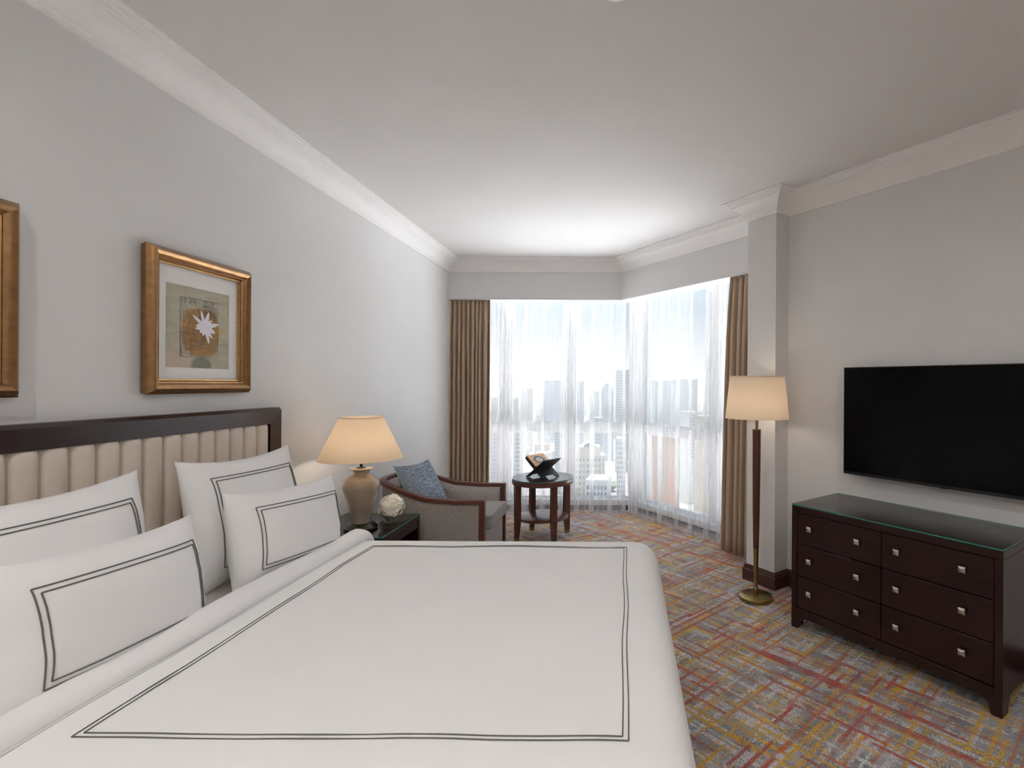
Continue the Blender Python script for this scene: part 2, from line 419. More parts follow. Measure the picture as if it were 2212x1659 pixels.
def window(name, origin, xdir, ndir, mulls, length, panes):
    """origin: start on inner face; ndir points outside; mulls: (a0,a1)"""
    root = empty(name); root['kind'] = 'structure'
    Mx = Matrix(((xdir.x, ndir.x, 0, origin.x), (xdir.y, ndir.y, 0, origin.y), (0, 0, 1, 0), (0, 0, 0, 1)))
    for a0, a1 in mulls: box('window_post', (a0, 0.0, 0.06), (a1, 0.13, 2.45), M['frame_white'], root, 0.006, 1, Mx)
    box('window_sill', (0, -0.03, 0.055), (length, 0.13, 0.12), M['frame_white'], root, 0.006, 1, Mx)
    box('window_head', (0, 0.01, 2.38), (length, 0.13, 2.45), M['frame_white'], root, 0.006, 1, Mx)
    for (a0, a1) in panes:
        box('window_transom', (a0, 0.015, 0.88), (a1, 0.13, 0.97), M['frame_white'], root, 0.006, 1, Mx)
        for z0, z1 in ((0.12, 0.88), (0.97, 2.38)):
            box('window_pane', (a0, 0.07, z0), (a1, 0.076, z1), M['pane'], root, 0, 1, Mx)
            bm = bmesh.new()
            for lo, hi in (((a0, 0.05, z0), (a0 + 0.018, 0.10, z1)), ((a1 - 0.018, 0.05, z0), (a1, 0.10, z1)), ((a0 + 0.018, 0.05, z0), (a1 - 0.018, 0.10, z0 + 0.018)), ((a0 + 0.018, 0.05, z1 - 0.018), (a1 - 0.018, 0.10, z1))):
                add_box(bm, lo, hi, 0, 1, Mx)
            bm_obj('window_sash', bm, M['frame_white'], root)
    return root
window('window_1', Vector((XL, YW, 0)), Vector((1, 0, 0)), Vector((0, 1, 0)),
       [(0.0, 0.06), (0.485, 0.60), (1.235, 1.325), (1.965, K1.x - XL)], K1.x - XL, [(0.06, 0.485), (0.60, 1.235), (1.325, 1.965)])
LB = (rp(-0.2, NW) - K1).length
window('window_2', K1, Rr, -Rn, [(0.0, 0.17), (1.16, 1.25), (LB - 0.06, LB)], LB, [(0.17, 1.16), (1.25, LB - 0.06)])

# crown moulding: profile (distance into the room, height below the ceiling)
prof = [(0.0, 0.134), (0.012, 0.134), (0.014, 0.118), (0.020, 0.112), (0.026, 0.098), (0.040, 0.078), (0.058, 0.060), (0.078, 0.047), (0.092, 0.042), (0.092, 0.034), (0.104, 0.032), (0.104, 0.022), (0.118, 0.020), (0.118, 0.010), (0.138, 0.008), (0.138, 0.0), (0.0, 0.0)]
def offs(pts, d):
    """offset an open polyline into the room (to the right-hand side of travel)"""
    res = []
    for i, p in enumerate(pts):
        ds = []
        if i > 0: ds.append((pts[i] - pts[i - 1]).normalized())
        if i < len(pts) - 1: ds.append((pts[i + 1] - pts[i]).normalized())
        ns = [Vector((q.y, -q.x, 0)) for q in ds]
        if len(ns) == 1: res.append(p + ns[0] * d)
        else:
            b_ = (ns[0] + ns[1]).normalized(); res.append(p + b_ * (d / b_.dot(ns[0])))
    return res
crown_path = [Vector((XL, YB, 0)), Vector((XL, YS, 0)), S1.copy(), rp(-0.245, -0.138), rp(-0.245, 0.146), rp(0, 0.146), rp(0, 0), rp(s_end, 0), Vector((c1.x, YB, 0))]
rings = [offs(crown_path, d) for d, _ in prof]
for i in range(len(crown_path) - 1):
    m_ = len(prof); vs = []
    for j in (i, i + 1):
        for k, (d, h) in enumerate(prof): vs.append((rings[k][j].x, rings[k][j].y, ZC - h))
    fs = [(k, (k + 1) % m_, m_ + (k + 1) % m_, m_ + k) for k in range(m_)]
    struct(mesh_obj('trim_%d' % (i + 3), vs, fs, M['crown']))
bprof = [(0.0, 0.0), (0.020, 0.0), (0.020, 0.082), (0.015, 0.088), (0.015, 0.098), (0.008, 0.112), (0.0, 0.115)]
def baseboard(name, path):
    rg = [offs(path, d) for d, _ in bprof]; m_ = len(bprof); vs = []; fs = []
    for j in range(len(path)):
        for k, (d, h) in enumerate(bprof): vs.append((rg[k][j].x, rg[k][j].y, h))
    for j in range(len(path) - 1):
        fs += [(j * m_ + k, j * m_ + k + 1, (j + 1) * m_ + k + 1, (j + 1) * m_ + k) for k in range(m_ - 1)]
    fs += [tuple(range(m_)), tuple(range((len(path) - 1) * m_, len(path) * m_))]
    return struct(mesh_obj(name, vs, fs, M['mahog']))
baseboard('baseboard_left', [Vector((XL, YB, 0)), Vector((XL, YW, 0))])
baseboard('baseboard_right', [rp(-0.245, -0.40), rp(-0.245, 0.146), rp(0, 0.146), rp(0, 0), rp(s_end, 0), Vector((c1.x, YB, 0))])
baseboard('baseboard_window', [Vector((XL + 0.02, YW - 0.0, 0)), K1.copy(), rp(-0.265, NW)]).scale = (1, 1, 0.45)

# daylight portals (guide the sky sampling only, they give off no light)
def portal(name, centre, direction, w, h):
    d = bpy.data.lights.new(name, 'AREA'); d.shape = 'RECTANGLE'; d.size = w; d.size_y = h; d.cycles.is_portal = True
    o = bpy.data.objects.new(name, d); C.objects.link(o); o.location = centre
    o.rotation_euler = direction.to_track_quat('-Z', 'Y').to_euler()
portal('daylight_portal', Vector(((XL + K1.x) / 2, YW + 0.2, 1.25)), Vector((0, -1, 0)), K1.x - XL + 0.2, 2.4)
mid = (K1 + rp(-0.2, NW)) / 2 - Rn * 0.2
portal('daylight_portal', Vector((mid.x, mid.y, 1.25)), Rn, LB + 0.1, 2.4)

# ------------------------------------------------------------------ ceiling downlights (the rim of one reaches into the frame, the rest are added fill)
def downlight(x, y, label, power):
    t = thing('recessed_downlight', label, 'ceiling light', (x, y, ZC), 0, 'ceiling downlights')
    lathe('trim_ring', [(0.044, 0.0), (0.044, -0.010), (0.060, -0.006), (0.060, 0.0)], M['crown'], t, 40)
    lathe('reflector', [(0.044, -0.004), (0.040, -0.002), (0.0, -0.001)], M['pewter'], t, 40)
    d = bpy.data.lights.new('downlight_lamp', 'AREA'); d.shape = 'DISK'; d.size = 0.075; d.energy = power; d.color = (1.0, 0.975, 0.95)
    lo = bpy.data.objects.new('downlight_lamp', d); C.objects.link(lo); lo.parent = t; lo.location = (0, 0, -0.006)
    return t
PW = 5.3
downlight(-0.04, 1.700, 'round white recessed downlight in the ceiling above the bed', PW * 0.2)
for x in (-1.1, 1.1):  # out-of-view fill lights, added to brighten bed and walls
    for y in (0.2, -1.0): downlight(x, y, 'unseen fill light added in the ceiling near the camera, shaped like a downlight', PW)

# ------------------------------------------------------------------ the bed
BY0, BY1 = 0.92, 2.575          # duvet edges
bed = thing('bed', 'double bed with white bedding and cream channelled headboard in dark frame', 'bed', (-0.9, 1.75, 0))
def to_bed(o): o.parent = bed; o.matrix_parent_inverse = Matrix.Translation(bed.location).inverted(); return o
HB0, HB1, HBZ = 0.745, 2.735, 1.285
hb = bmesh.new()
def frame_bar(bm, pts):     # extruded quad prism between two end polygons
    a = [bm.verts.new(p) for p in pts[0]]; b_ = [bm.verts.new(p) for p in pts[1]]
    n = len(a); bm.faces.new(a); bm.faces.new(b_[::-1])
    for i in range(n): bm.faces.new((a[i], b_[i], b_[(i + 1) % n], a[(i + 1) % n]))
fx0, fx1 = XL + 0.004, XL + 0.066
fw = 0.092
def hb_sec(y, z, dy, dz):   # frame profile at a mitre corner; outer at (y,z), inner moved by (dy,dz)
    return [(fx0, y, z), (fx1 - 0.022, y, z), (fx1, y + dy * 0.16, z + dz * 0.16), (fx1 - 0.004, y + dy, z + dz), (fx0, y + dy, z + dz)]
frame_bar(hb, [hb_sec(HB0, HBZ, fw, -fw * 0.9), hb_sec(HB1, HBZ, -fw, -fw * 0.9)])
frame_bar(hb, [hb_sec(HB0, 0.2, fw, 0), hb_sec(HB0, HBZ, fw, -fw * 0.9)])
frame_bar(hb, [hb_sec(HB1, 0.2, -fw, 0), hb_sec(HB1, HBZ, -fw, -fw * 0.9)])
add_box(hb, (fx0, HB0 + 0.05, 0.2), (fx0 + 0.02, HB1 - 0.05, HBZ - 0.05))
headboard = to_bed(bm_obj('headboard', hb, M['espresso']))
# padded vertical channels
ci0, ci1 = HB0 + fw, HB1 - fw
NCH = 21; cw = (ci1 - ci0) / NCH
zt = HBZ - fw * 0.9 + 0.0005
cv = []; cf = []
nu, nv = 10, 12
for j in range(nv + 1):
    q = j / nv
    for i in range(nu + 1):
        p = i / nu
        bul = math.sqrt(max(0.0, 1 - (2 * p - 1) ** 2))
        endr = min(1.0, math.sqrt(max(0.0, 1 - max(0, (q * (nv) - (nv - 2)) / 2.0) ** 2)) if q > (nv - 2) / nv else 1.0)
        x = fx1 - 0.036 + 0.036 * (bul ** 0.75) * (0.8 + 0.2 * endr)
        z = 0.45 + (zt - 0.45) * (1 - (1 - q) ** 1.6)
        cv.append((x, p * cw, z))
for j in range(nv):
    for i in range(nu):
        a = j * (nu + 1) + i; cf.append((a, a + 1, a + nu + 2, a + nu + 1))
proto = None
for k in range(NCH):
    if proto is None:
        o = mesh_obj('headboard_channel', cv, cf, M['leather'], None, True); proto = o
    else:
        o = bpy.data.objects.new('headboard_channel', proto.data); C.objects.link(o)
    o.parent = headboard
    o.location = (0, ci0 + k * cw, 0)
for x in (-1.70, 0.02):
    for y in (1.02, 2.47):
        to_bed(lathe('leg', [(0.0, 0.0), (0.03, 0.0), (0.038, 0.12), (0.0, 0.12)], M['espresso_v'], None, 16, (x, y, 0)))
to_bed(box('base', (-1.83, 0.97, 0.12), (0.10, 2.525, 0.34), M['sheet'], None, 0.02))
to_bed(box('mattress', (-1.825, 0.965, 0.34), (0.105, 2.53, 0.612), M['sheet'], None, 0.05, 4, None, True))

def fbm(x, y, z=0.0): return mnoise.fractal(Vector((x, y, z)), 1.0, 2.0, 3)
# duvet: a U-shaped shell hanging over foot and both sides
duvet = thing('duvet', 'plain white duvet with grey double stitched border, smoothed over the bed', 'duvet', (-0.6, 1.75, 0.65))
def to_duv(o): o.parent = duvet; o.matrix_parent_inverse = Matrix.Translation(duvet.location).inverted(); return o
XF = 0.168; XH = -1.33; RC = 0.13; ZT = 0.65
prf = [(0.012, 0.10), (0.006, 0.16), (0.002, 0.25), (0.0, 0.35), (0.0, 0.45), (0.0, 0.53), (0.004, 0.568), (0.016, 0.603), (0.036, 0.628), (0.062, 0.642), (0.095, 0.648), (0.15, ZT), (0.23, ZT), (0.33, ZT), (0.45, ZT), (0.58, ZT), (0.70, ZT), (0.80, ZT), (0.827, ZT)]
def duvet_z(x, y):
    return ZT + 0.006 * fbm(x * 2.2, y * 2.2, 4.0) + 0.004 * math.exp(-((x + 0.6) / 0.7) ** 2)
nA, nB, nC = 40, 12, 36
dv = []; df = []; cnt = None
for ins, z in prf:
    xf = XF - ins; y0 = BY0 + ins; y1 = BY1 - ins; r = max(RC - ins, 0.004)
    r = min(r, (y1 - y0) / 2 - 0.0005) if y1 - y0 > 0.01 else 0.0002
    row = []
    for i in range(nA): row.append((XH + (xf - r - XH) * i / nA, y0))
    for i in range(nB): a = -PI / 2 + PI / 2 * i / nB; row.append((xf - r + r * math.cos(a), y0 + r + r * math.sin(a)))
    for i in range(nC): row.append((xf, y0 + r + (y1 - y0 - 2 * r) * i / nC))
    for i in range(nB): a = PI / 2 * i / nB; row.append((xf - r + r * math.cos(a), y1 - r + r * math.sin(a)))
    for i in range(nA + 1): row.append((xf - r + (XH - (xf - r)) * i / nA, y1))
    cnt = len(row)
    for (x, y) in row:
        zz = z
        if z >= 0.648: zz = z - ZT + duvet_z(x, y)
        if z < 0.5:
            wv = 0.010 * math.sin(y * 9 + x * 9 + 1.3) * (0.5 - z) / 0.4
            if x > xf - 0.01: x += wv - 0.012 * (0.5 - z) / 0.4
            else: y += wv * (1 if y > 1.7 else -1)
        dv.append((x, y, zz))
for k in range(len(prf) - 1):
    for i in range(cnt - 1):
        a = k * cnt + i; df.append((a, a + 1, a + cnt + 1, a + cnt))
cover = to_duv(mesh_obj('cover', dv, df, M['linen'], None, True))
bm = bmesh.new(); bm.from_mesh(cover.data); bmesh.ops.remove_doubles(bm, verts=bm.verts, dist=0.003); bm.to_mesh(cover.data); bm.free()
cover.data.polygons.foreach_set('use_smooth', [True] * len(cover.data.polygons))
sd = cover.modifiers.new('subd', 'SUBSURF'); sd.levels = 1; sd.render_levels = 1
def ribbon(name, pts, nrms, width, mat):
    vs = []; fs = []; n = len(pts)
    for i in range(n):
        t = (pts[min(i + 1, n - 1)] - pts[max(i - 1, 0)]).normalized(); s = t.cross(nrms[i]).normalized()
        for a, h in ((-width / 2, -0.001), (-width / 4, 0.0013), (width / 4, 0.0013), (width / 2, -0.001)): vs.append(pts[i] + s * a + nrms[i] * h)
    for i in range(n - 1):
        for k in range(3): a = i * 4 + k; fs.append((a, a + 1, a + 5, a + 4))
    return mesh_obj(name, vs, fs, mat, None, True)
UP = Vector((0, 0, 1))
for ins in (0.0, 0.013):
    x0, x1, y0, y1 = -1.185 + ins, 0.012 - ins, 1.094 + ins, 2.40 - ins
    crn = [(x0, y0), (x1, y0), (x1, y1), (x0, y1), (x0, y0)]
    for i in range(4):
        pts = []
        (ax, ay), (bx, by) = crn[i], crn[i + 1]
        for k in range(33):
            f = k / 32; x = ax + (bx - ax) * f; y = ay + (by - ay) * f
            wob = 0.0035 * math.sin(f * 13 + i) * math.sin(f * PI)
            if i % 2 == 0: y += wob
            else: x += wob
            pts.append(Vector((x, y, duvet_z(x, y) + 0.0012)))
        to_duv(ribbon('stitched_line', pts, [UP] * 33, 0.0029, M['stitch']))
# rolled-back hem at the head of the duvet
rv = []; rf = []; nR, nL = 22, 60
y0r, y1r = BY0 - 0.005, BY1 + 0.028
for j in range(nL + 1):
    f = j / nL; y = y0r + (y1r - y0r) * f
    ed = min(f, 1 - f) * (y1r - y0r)
    k = math.sqrt(max(0.0, 1 - (1 - min(1, ed / 0.05)) ** 2)) if ed < 0.05 else 1.0
    k = max(k, 0.02)
    hang = 0.07 * max(0, 1 - ed / 0.10) ** 2
    w = (0.044 + 0.005 * math.sin(y * 5.0)) * k; h = (0.031 + 0.003 * math.sin(y * 7 + 1)) * k
    cx = -1.312 + 0.006 * math.sin(y * 3.1) ; cz = 0.668 - hang
    for i in range(nR):
        a = 2 * PI * i / nR
        rv.append((cx + w * math.cos(a) - 0.01 * math.sin(a), y, cz + h * (abs(math.sin(a)) ** 0.85) * (1 if math.sin(a) > 0 else -1)))
for j in range(nL):
    for i in range(nR): rf.append((j * nR + i, j * nR + (i + 1) % nR, (j + 1) * nR + (i + 1) % nR, (j + 1) * nR + i))
rf += [tuple(range(nR)), tuple(range(nL * nR, (nL + 1) * nR))]
fold = to_duv(mesh_obj('turned_back_hem', rv, rf, M['linen'], None, True))
# thin ribbon put in for the shadow line where hem meets cover
to_duv(ribbon('hem_shadow_line', [Vector((-1.263 + 0.006 * math.sin(y * 3.1) + 0.006 * math.sin(y * 5.0), y, duvet_z(-1.263, y) + 0.003)) for y in [BY0 + 0.06 + (BY1 - BY0 - 0.16) * i / 60 for i in range(61)]], [Vector((0.5, 0, 0.85))] * 61, 0.004, M['sheet']))

# pillows -------------------------------------------------------------------
def pillow_surf(u, v, Wd, Ht, T, side, seed):
    # concave edges between pinched corners, domed middle
    x = Wd / 2 * u * (1 - 0.075 * (1 - v * v) ** 1.0 * abs(u) ** 3)
    y = Ht / 2 * v * (1 - 0.13 * (1 - u * u) ** 1.0 * abs(v) ** 3)
    a = max(0.0, 1 - abs(u) ** 2.6); b_ = max(0.0, 1 - abs(v) ** 2.6)
    z = T / 2 * (a ** 0.62) * (b_ ** 0.62)
    ed = min(1.0, z / (T * 0.25))
    z += ed * (0.006 * fbm(u * 1.4 + seed, v * 1.4, side) + 0.0006 * fbm(u * 4 + seed, v * 5, side + 3))
    return Vector((x, y, side * z))
def pillow(name, label, cat, centre, yaw, tilt, roll, Wd, Ht, T, seed, mat, inset=None, group=None, N=30, tagw=False):
    # local x = width, y = height, z = front
    root = thing(name, label, cat, centre, 0, group)
    er = Vector((0, 1, 0)); up = Vector((0, 0, 1)); fr = Vector((1, 0, 0))
    B = Matrix(((er.x, up.x, fr.x), (er.y, up.y, fr.y), (er.z, up.z, fr.z)))
    R3 = Matrix.Rotation(yaw, 3, 'Z') @ Matrix.Rotation(-tilt, 3, 'Y') @ Matrix.Rotation(roll, 3, 'X') @ B
    root.rotation_euler = R3.to_euler()
    vs = []; fs = []
    for side in (1, -1):
        for j in range(N + 1):
            for i in range(N + 1):
                u = -math.cos(PI * i / N); v = -math.cos(PI * j / N)
                u = 0.55 * u + 0.45 * (2 * i / N - 1); v = 0.55 * v + 0.45 * (2 * j / N - 1)
                vs.append(pillow_surf(u, v, Wd, Ht, T, side, seed))
    n1 = N + 1
    for s in range(2):
        o_ = s * n1 * n1
        for j in range(N):
            for i in range(N):
                a = o_ + j * n1 + i; q = (a, a + 1, a + n1 + 1, a + n1)
                fs.append(q if s == 0 else q[::-1])
    bm = bmesh.new(); bv = [bm.verts.new(v) for v in vs]
    for f in fs: bm.faces.new([bv[i] for i in f])
    bmesh.ops.remove_doubles(bm, verts=bm.verts, dist=1e-5)
    bm_obj('case' if inset else 'cover', bm, mat, root, True)
    if inset:
        for k in (0, 1):
            iu = 1 - (inset + 0.014 * k) / (Wd / 2); iv = 1 - (inset + 0.014 * k) / (Ht / 2)
            crn = [(-iu, -iv), (iu, -iv), (iu, iv), (-iu, iv), (-iu, -iv)]
            for i in range(4):
                pts = []; nr = []
                for q in range(25):
                    f = q / 24; u = crn[i][0] + (crn[i + 1][0] - crn[i][0]) * f; v = crn[i][1] + (crn[i + 1][1] - crn[i][1]) * f
                    P = pillow_surf(u, v, Wd, Ht, T, 1, seed); e_ = 0.01
                    n_ = (pillow_surf(u + e_, v, Wd, Ht, T, 1, seed) - P).cross(pillow_surf(u, v + e_, Wd, Ht, T, 1, seed) - P).normalized()
                    pts.append(P + n_ * 0.0018); nr.append(n_)
                rb = ribbon('stitched_line', pts, nr, 0.0037, M['stitch']); rb.parent = root
    return root
rad = math.radians
pillow('pillow', 'white pillow propped against headboard, behind the smaller one nearer the table lamp', 'pillow', (-1.628, 2.208, 0.858), 0, rad(10), rad(-1), 0.64, 0.525, 0.19, 1.0, M['linen'], 0.085, 'white stitched pillows')
pillow('pillow', 'white pillow propped against headboard, under the first framed picture', 'pillow', (-1.628, 1.43, 0.858), 0, rad(10), 0, 0.64, 0.525, 0.19, 5.0, M['linen'], 0.085, 'white stitched pillows')
pillow('pillow', 'low white pillow in front row, closest to the table lamp', 'pillow', (-1.44, 2.192, 0.793), rad(-3), rad(10), rad(-4), 0.645, 0.395, 0.21, 9.0, M['linen'], 0.078, 'white stitched pillows')
pillow('pillow', 'low white pillow in front row, farther from the table lamp', 'pillow', (-1.44, 1.425, 0.788), rad(2), rad(11), rad(-3), 0.63, 0.395, 0.21, 14.0, M['linen'], 0.078, 'white stitched pillows')

# ------------------------------------------------------------------ pictures on the left wall
def picture(label, y0, y1, z0, z1, art):
    t = thing('framed_picture', label, 'picture', (XL, (y0 + y1) / 2, z0))
    cyy = (y0 + y1) / 2
    def P(o): o.parent = t; o.matrix_parent_inverse = Matrix.Translation(t.location).inverted(); return o
    # moulding profile: (inset from outer edge, height off the wall)
    pr_ = [(0.010, 0.002), (0.004, 0.012), (0.004, 0.022), (0.0, 0.024), (0.0, 0.030), (0.008, 0.036), (0.012, 0.046), (0.022, 0.053), (0.033, 0.050), (0.042, 0.040), (0.046, 0.036), (0.050, 0.037), (0.054, 0.032), (0.056, 0.020), (0.056, 0.002)]
    for i in range(4):
        vs = []
        crn = [(y0, z0, 1, 1), (y1, z0, -1, 1), (y1, z1, -1, -1), (y0, z1, 1, -1)]
        for (y, z, sy, sz) in (crn[i], crn[(i + 1) % 4]):
            for d, h in pr_: vs.append((XL + h, y + sy * d, z + sz * d))
        m_ = len(pr_)
        fs = [(k, (k + 1) % m_, m_ + (k + 1) % m_, m_ + k) for k in range(m_)]
        bm = bmesh.new(); bv = [bm.verts.new(v) for v in vs]
        for f in fs: bm.faces.new([bv[q] for q in f])
        fo_ = P(bm_obj('frame_side', bm, M['gold'], None, True)); fo_.modifiers.new('edges', 'EDGE_SPLIT').split_angle = rad(38)
    rim = bmesh.new(); d = 0.056
    for lo, hi in (((y0 + d, z0 + d), (y1 - d, z0 + d + 0.006)), ((y0 + d, z1 - d - 0.006), (y1 - d, z1 - d)), ((y0 + d, z0 + d), (y0 + d + 0.006, z1 - d)), ((y1 - d - 0.006, z0 + d), (y1 - d, z1 - d))):
        add_box(rim, (XL + 0.012, lo[0], lo[1]), (XL + 0.026, hi[0], hi[1]))
    P(bm_obj('inner_lip', rim, M['gold_lip']))
    P(box('mat_board', (XL + 0.006, y0 + d, z0 + d), (XL + 0.014, y1 - d, z1 - d), M['matboard']))
    ay0, ay1, az0, az1 = y0 + 0.145, y1 - 0.105, z0 + 0.112, z1 - 0.135
    ay0 = y0 + 0.105; ay1 = y1 - 0.112
    pt, tt, tb = new_mat('art_print'); g = G(tt)
    o = P(box('print', (XL + 0.0135, ay0, az0), (XL + 0.0146, ay1, az1), pt))
    co = g.sep(g.obj())
    ny = g.math('DIVIDE', g.math('SUBTRACT', co[1], ay0), ay1 - ay0); nz_ = g.math('DIVIDE', g.math('SUBTRACT', co[2], az0), az1 - az0)
    pv = g.comb(ny, nz_, 0.0)
    f = g.noise(g.mapping(pv, (2, 9, 1)), 1.2, 5, 0.65); f2 = g.noise(pv, 3.5, 4)
    col = g.ramp(f, [(0.25, (0.30, 0.28, 0.20)), (0.5, (0.42, 0.39, 0.29)), (0.75, (0.50, 0.46, 0.36))])
    lowpink = g.math('MULTIPLY', g.math('SUBTRACT', 0.32, nz_, clamp=True), g.math('SUBTRACT', 0.75, ny, clamp=True)); lowpink = g.math('MULTIPLY', lowpink, 3.5, clamp=True)
    col = g.mix(lowpink, col, (0.55, 0.42, 0.32))
    def blob(cy_, cz_, ry, rz, soft, ex=2.0):
        a = g.math('POWER', g.math('ABSOLUTE', g.math('DIVIDE', g.math('SUBTRACT', ny, cy_), ry)), ex)
        b_ = g.math('POWER', g.math('ABSOLUTE', g.math('DIVIDE', g.math('SUBTRACT', nz_, cz_), rz)), ex)
        s_ = g.math('ADD', g.math('ADD', a, b_), g.math('MULTIPLY_ADD', f2, 1.4, -0.7))
        return g.math('MULTIPLY', g.math('SUBTRACT', 1.15, s_, clamp=True), soft, clamp=True)
    col = g.mix(g.math('MULTIPLY', blob(0.60, 0.50, 0.40, 0.08, 1.5), 0.55), col, (0.48, 0.28, 0.08))
    col = g.mix(blob(0.52, 0.45, 0.29, 0.30, 2.0, 4.0), col, g.ramp(f, [(0.3, (0.30, 0.14, 0.025)), (0.7, (0.45, 0.24, 0.05))]))
    col = g.mix(g.math('MULTIPLY', blob(0.52, 0.03, 0.17, 0.12, 2.0), 0.8), col, (0.10, 0.13, 0.09))
    tt.links.new(col, tb.inputs['Base Color']); tb.inputs['Roughness'].default_value = 0.6
    rnd = random.Random(3 + int(y0 * 10))
    sb = bmesh.new()
    sy0, sy1, sz0, sz1 = ay0 + 0.2 * (ay1 - ay0), ay0 + 0.80 * (ay1 - ay0), az0 + 0.135 * (az1 - az0), az0 + 0.86 * (az1 - az0)
    def stroke(pts, w):
        for (a, b_), (c_, d_) in zip(pts[:-1], pts[1:]):
            L_ = math.hypot(c_ - a, d_ - b_) or 1; px, pz = -(d_ - b_) / L_ * w, (c_ - a) / L_ * w; x_ = XL + 0.0152
            sb.faces.new([sb.verts.new(q) for q in ((x_, a + px, b_ + pz), (x_, c_ + px, d_ + pz), (x_, c_ - px, d_ - pz), (x_, a - px, b_ - pz))])
    for k in range(240):
        y_, z_ = rnd.uniform(sy0, sy1), rnd.uniform(sz0, sz1)
        mode = rnd.random(); pts = [(y_, z_)]
        ang = rnd.choice((0, PI)) + rnd.uniform(-.25, .25) if mode < 0.5 else (rnd.choice((PI / 2, -PI / 2)) + rnd.uniform(-.12, .12) if mode < 0.75 else rnd.uniform(0, 2 * PI))
        for q in range(rnd.randint(3, 8)):
            ang += rnd.uniform(-.22, .22)
            y_ = min(sy1, max(sy0, y_ + 0.012 * math.cos(ang))); z_ = min(sz1, max(sz0, z_ + 0.016 * math.sin(ang))); pts.append((y_, z_))
        stroke(pts, rnd.choice((0.0003, 0.0004, 0.0006)))
    for e_ in ([(sy0, sz0), (sy1, sz0)], [(sy0, sz1), (sy1, sz1)], [(sy0, sz0), (sy0, sz1)], [(sy1, sz0), (sy1, sz1)]): stroke(e_, 0.0007)
    so = P(bm_obj('ink_scribble', sb, M['stitch'])); so['kind'] = 'stuff'
    fb = bmesh.new(); cy_, cz_ = ay0 + 0.585 * (ay1 - ay0), az0 + 0.53 * (az1 - az0); sc_ = (ay1 - ay0) * 0.185
    pet = [(150, 1.25), (112, 1.05), (72, 1.0), (38, 0.75), (12, 1.25), (-20, 0.95), (-48, 0.95), (-72, 1.1), (-110, 0.6), (-140, 0.65), (-168, 0.85), (178, 0.8)]
    x_ = XL + 0.0156
    for q, (a, r) in enumerate(pet):
        t_ = rad(a); wd = 0.15 * sc_ * (0.8 + 0.3 * (q % 3) / 2)
        loop = [(-0.1, wd), (0.45, wd), (0.72, wd * 0.85), (0.98, wd * 0.25), (1.0, -wd * 0.2), (0.75, -wd * 0.8), (0.45, -wd), (-0.1, -wd)]
        fb.faces.new([fb.verts.new((x_ + 0.00003 * q, cy_ + r * sc_ * l_ * math.cos(t_) - w_ * math.sin(t_), cz_ + 1.15 * (r * sc_ * l_ * math.sin(t_) + w_ * math.cos(t_)))) for l_, w_ in loop])
    P(bm_obj('white_blossom', fb, M['blossom']))
    return t
M['blossom'] = plain('blossom_white', (0.75, 0.74, 0.80), 0.8, var=0.05, vscale=120)
picture('gold framed print of a white blossom on ochre, hung nearer the window', 1.985, 2.535, 1.368, 1.965, True)
picture('gold framed picture over the farther pillows, hung away from the window', 1.02, 1.57, 1.368, 1.965, True)

# ------------------------------------------------------------------ nightstand
def glass_top(name, poly, z, th, parent):
    n = len(poly); vs = [(x, y, z) for x, y in poly] + [(x, y, z + th) for x, y in poly]
    fs = [tuple(range(n))[::-1], tuple(range(n, 2 * n))] + [(i, (i + 1) % n, n + (i + 1) % n, n + i) for i in range(n)]
    return mesh_obj(name, vs, fs, None, parent, False, [M['top_glass'], M['glass_edge']], [0, 0] + [1] * n)
ns = thing('nightstand', 'dark wood nightstand with a glass top between bed and armchair', 'nightstand', (-1.63, 3.19, 0))
nx0, nx1, ny0, ny1 = -0.245, 0.245, -0.27, 0.265
nz1 = 0.529
box('top', (nx0, ny0, nz1 - 0.03), (nx1, ny1, nz1), M['espresso'], ns, 0.002, 1)
glass_top('glass_top', [(nx0, ny0), (nx1, ny0), (nx1, ny1), (nx0, ny1)], nz1, 0.006, ns)
box('apron', (nx1 - 0.022, ny0 + 0.03, nz1 - 0.085), (nx1 - 0.004, ny1 - 0.03, nz1 - 0.03), M['espresso'], ns, 0.002, 1)
for y_ in (ny0, ny1 - 0.03): box('side_panel', (nx0, y_, 0.0), (nx1, y_ + 0.03, nz1 - 0.03), M['espresso_v'], ns, 0.002, 1)
box('back_panel', (nx0, ny0 + 0.03, 0.05), (nx0 + 0.015, ny1 - 0.03, nz1 - 0.03), M['espresso'], ns)
box('shelf', (nx0 + 0.015, ny0 + 0.03, 0.22), (nx1 - 0.03, ny1 - 0.03, 0.245), M['espresso'], ns)
dr_ = box('drawer', (nx1 - 0.05, ny0 + 0.032, 0.05), (nx1 - 0.012, ny1 - 0.032, 0.218), M['espresso'], ns, 0.003, 1)
kn = lathe('knob', [(0.0, 0.0), (0.012, 0.0), (0.014, 0.012), (0.0, 0.016)], M['pewter'], dr_, 16, (nx1 - 0.012, 0, 0.14)); kn.rotation_euler = (0, PI / 2, 0)
NSZ = nz1 + 0.006

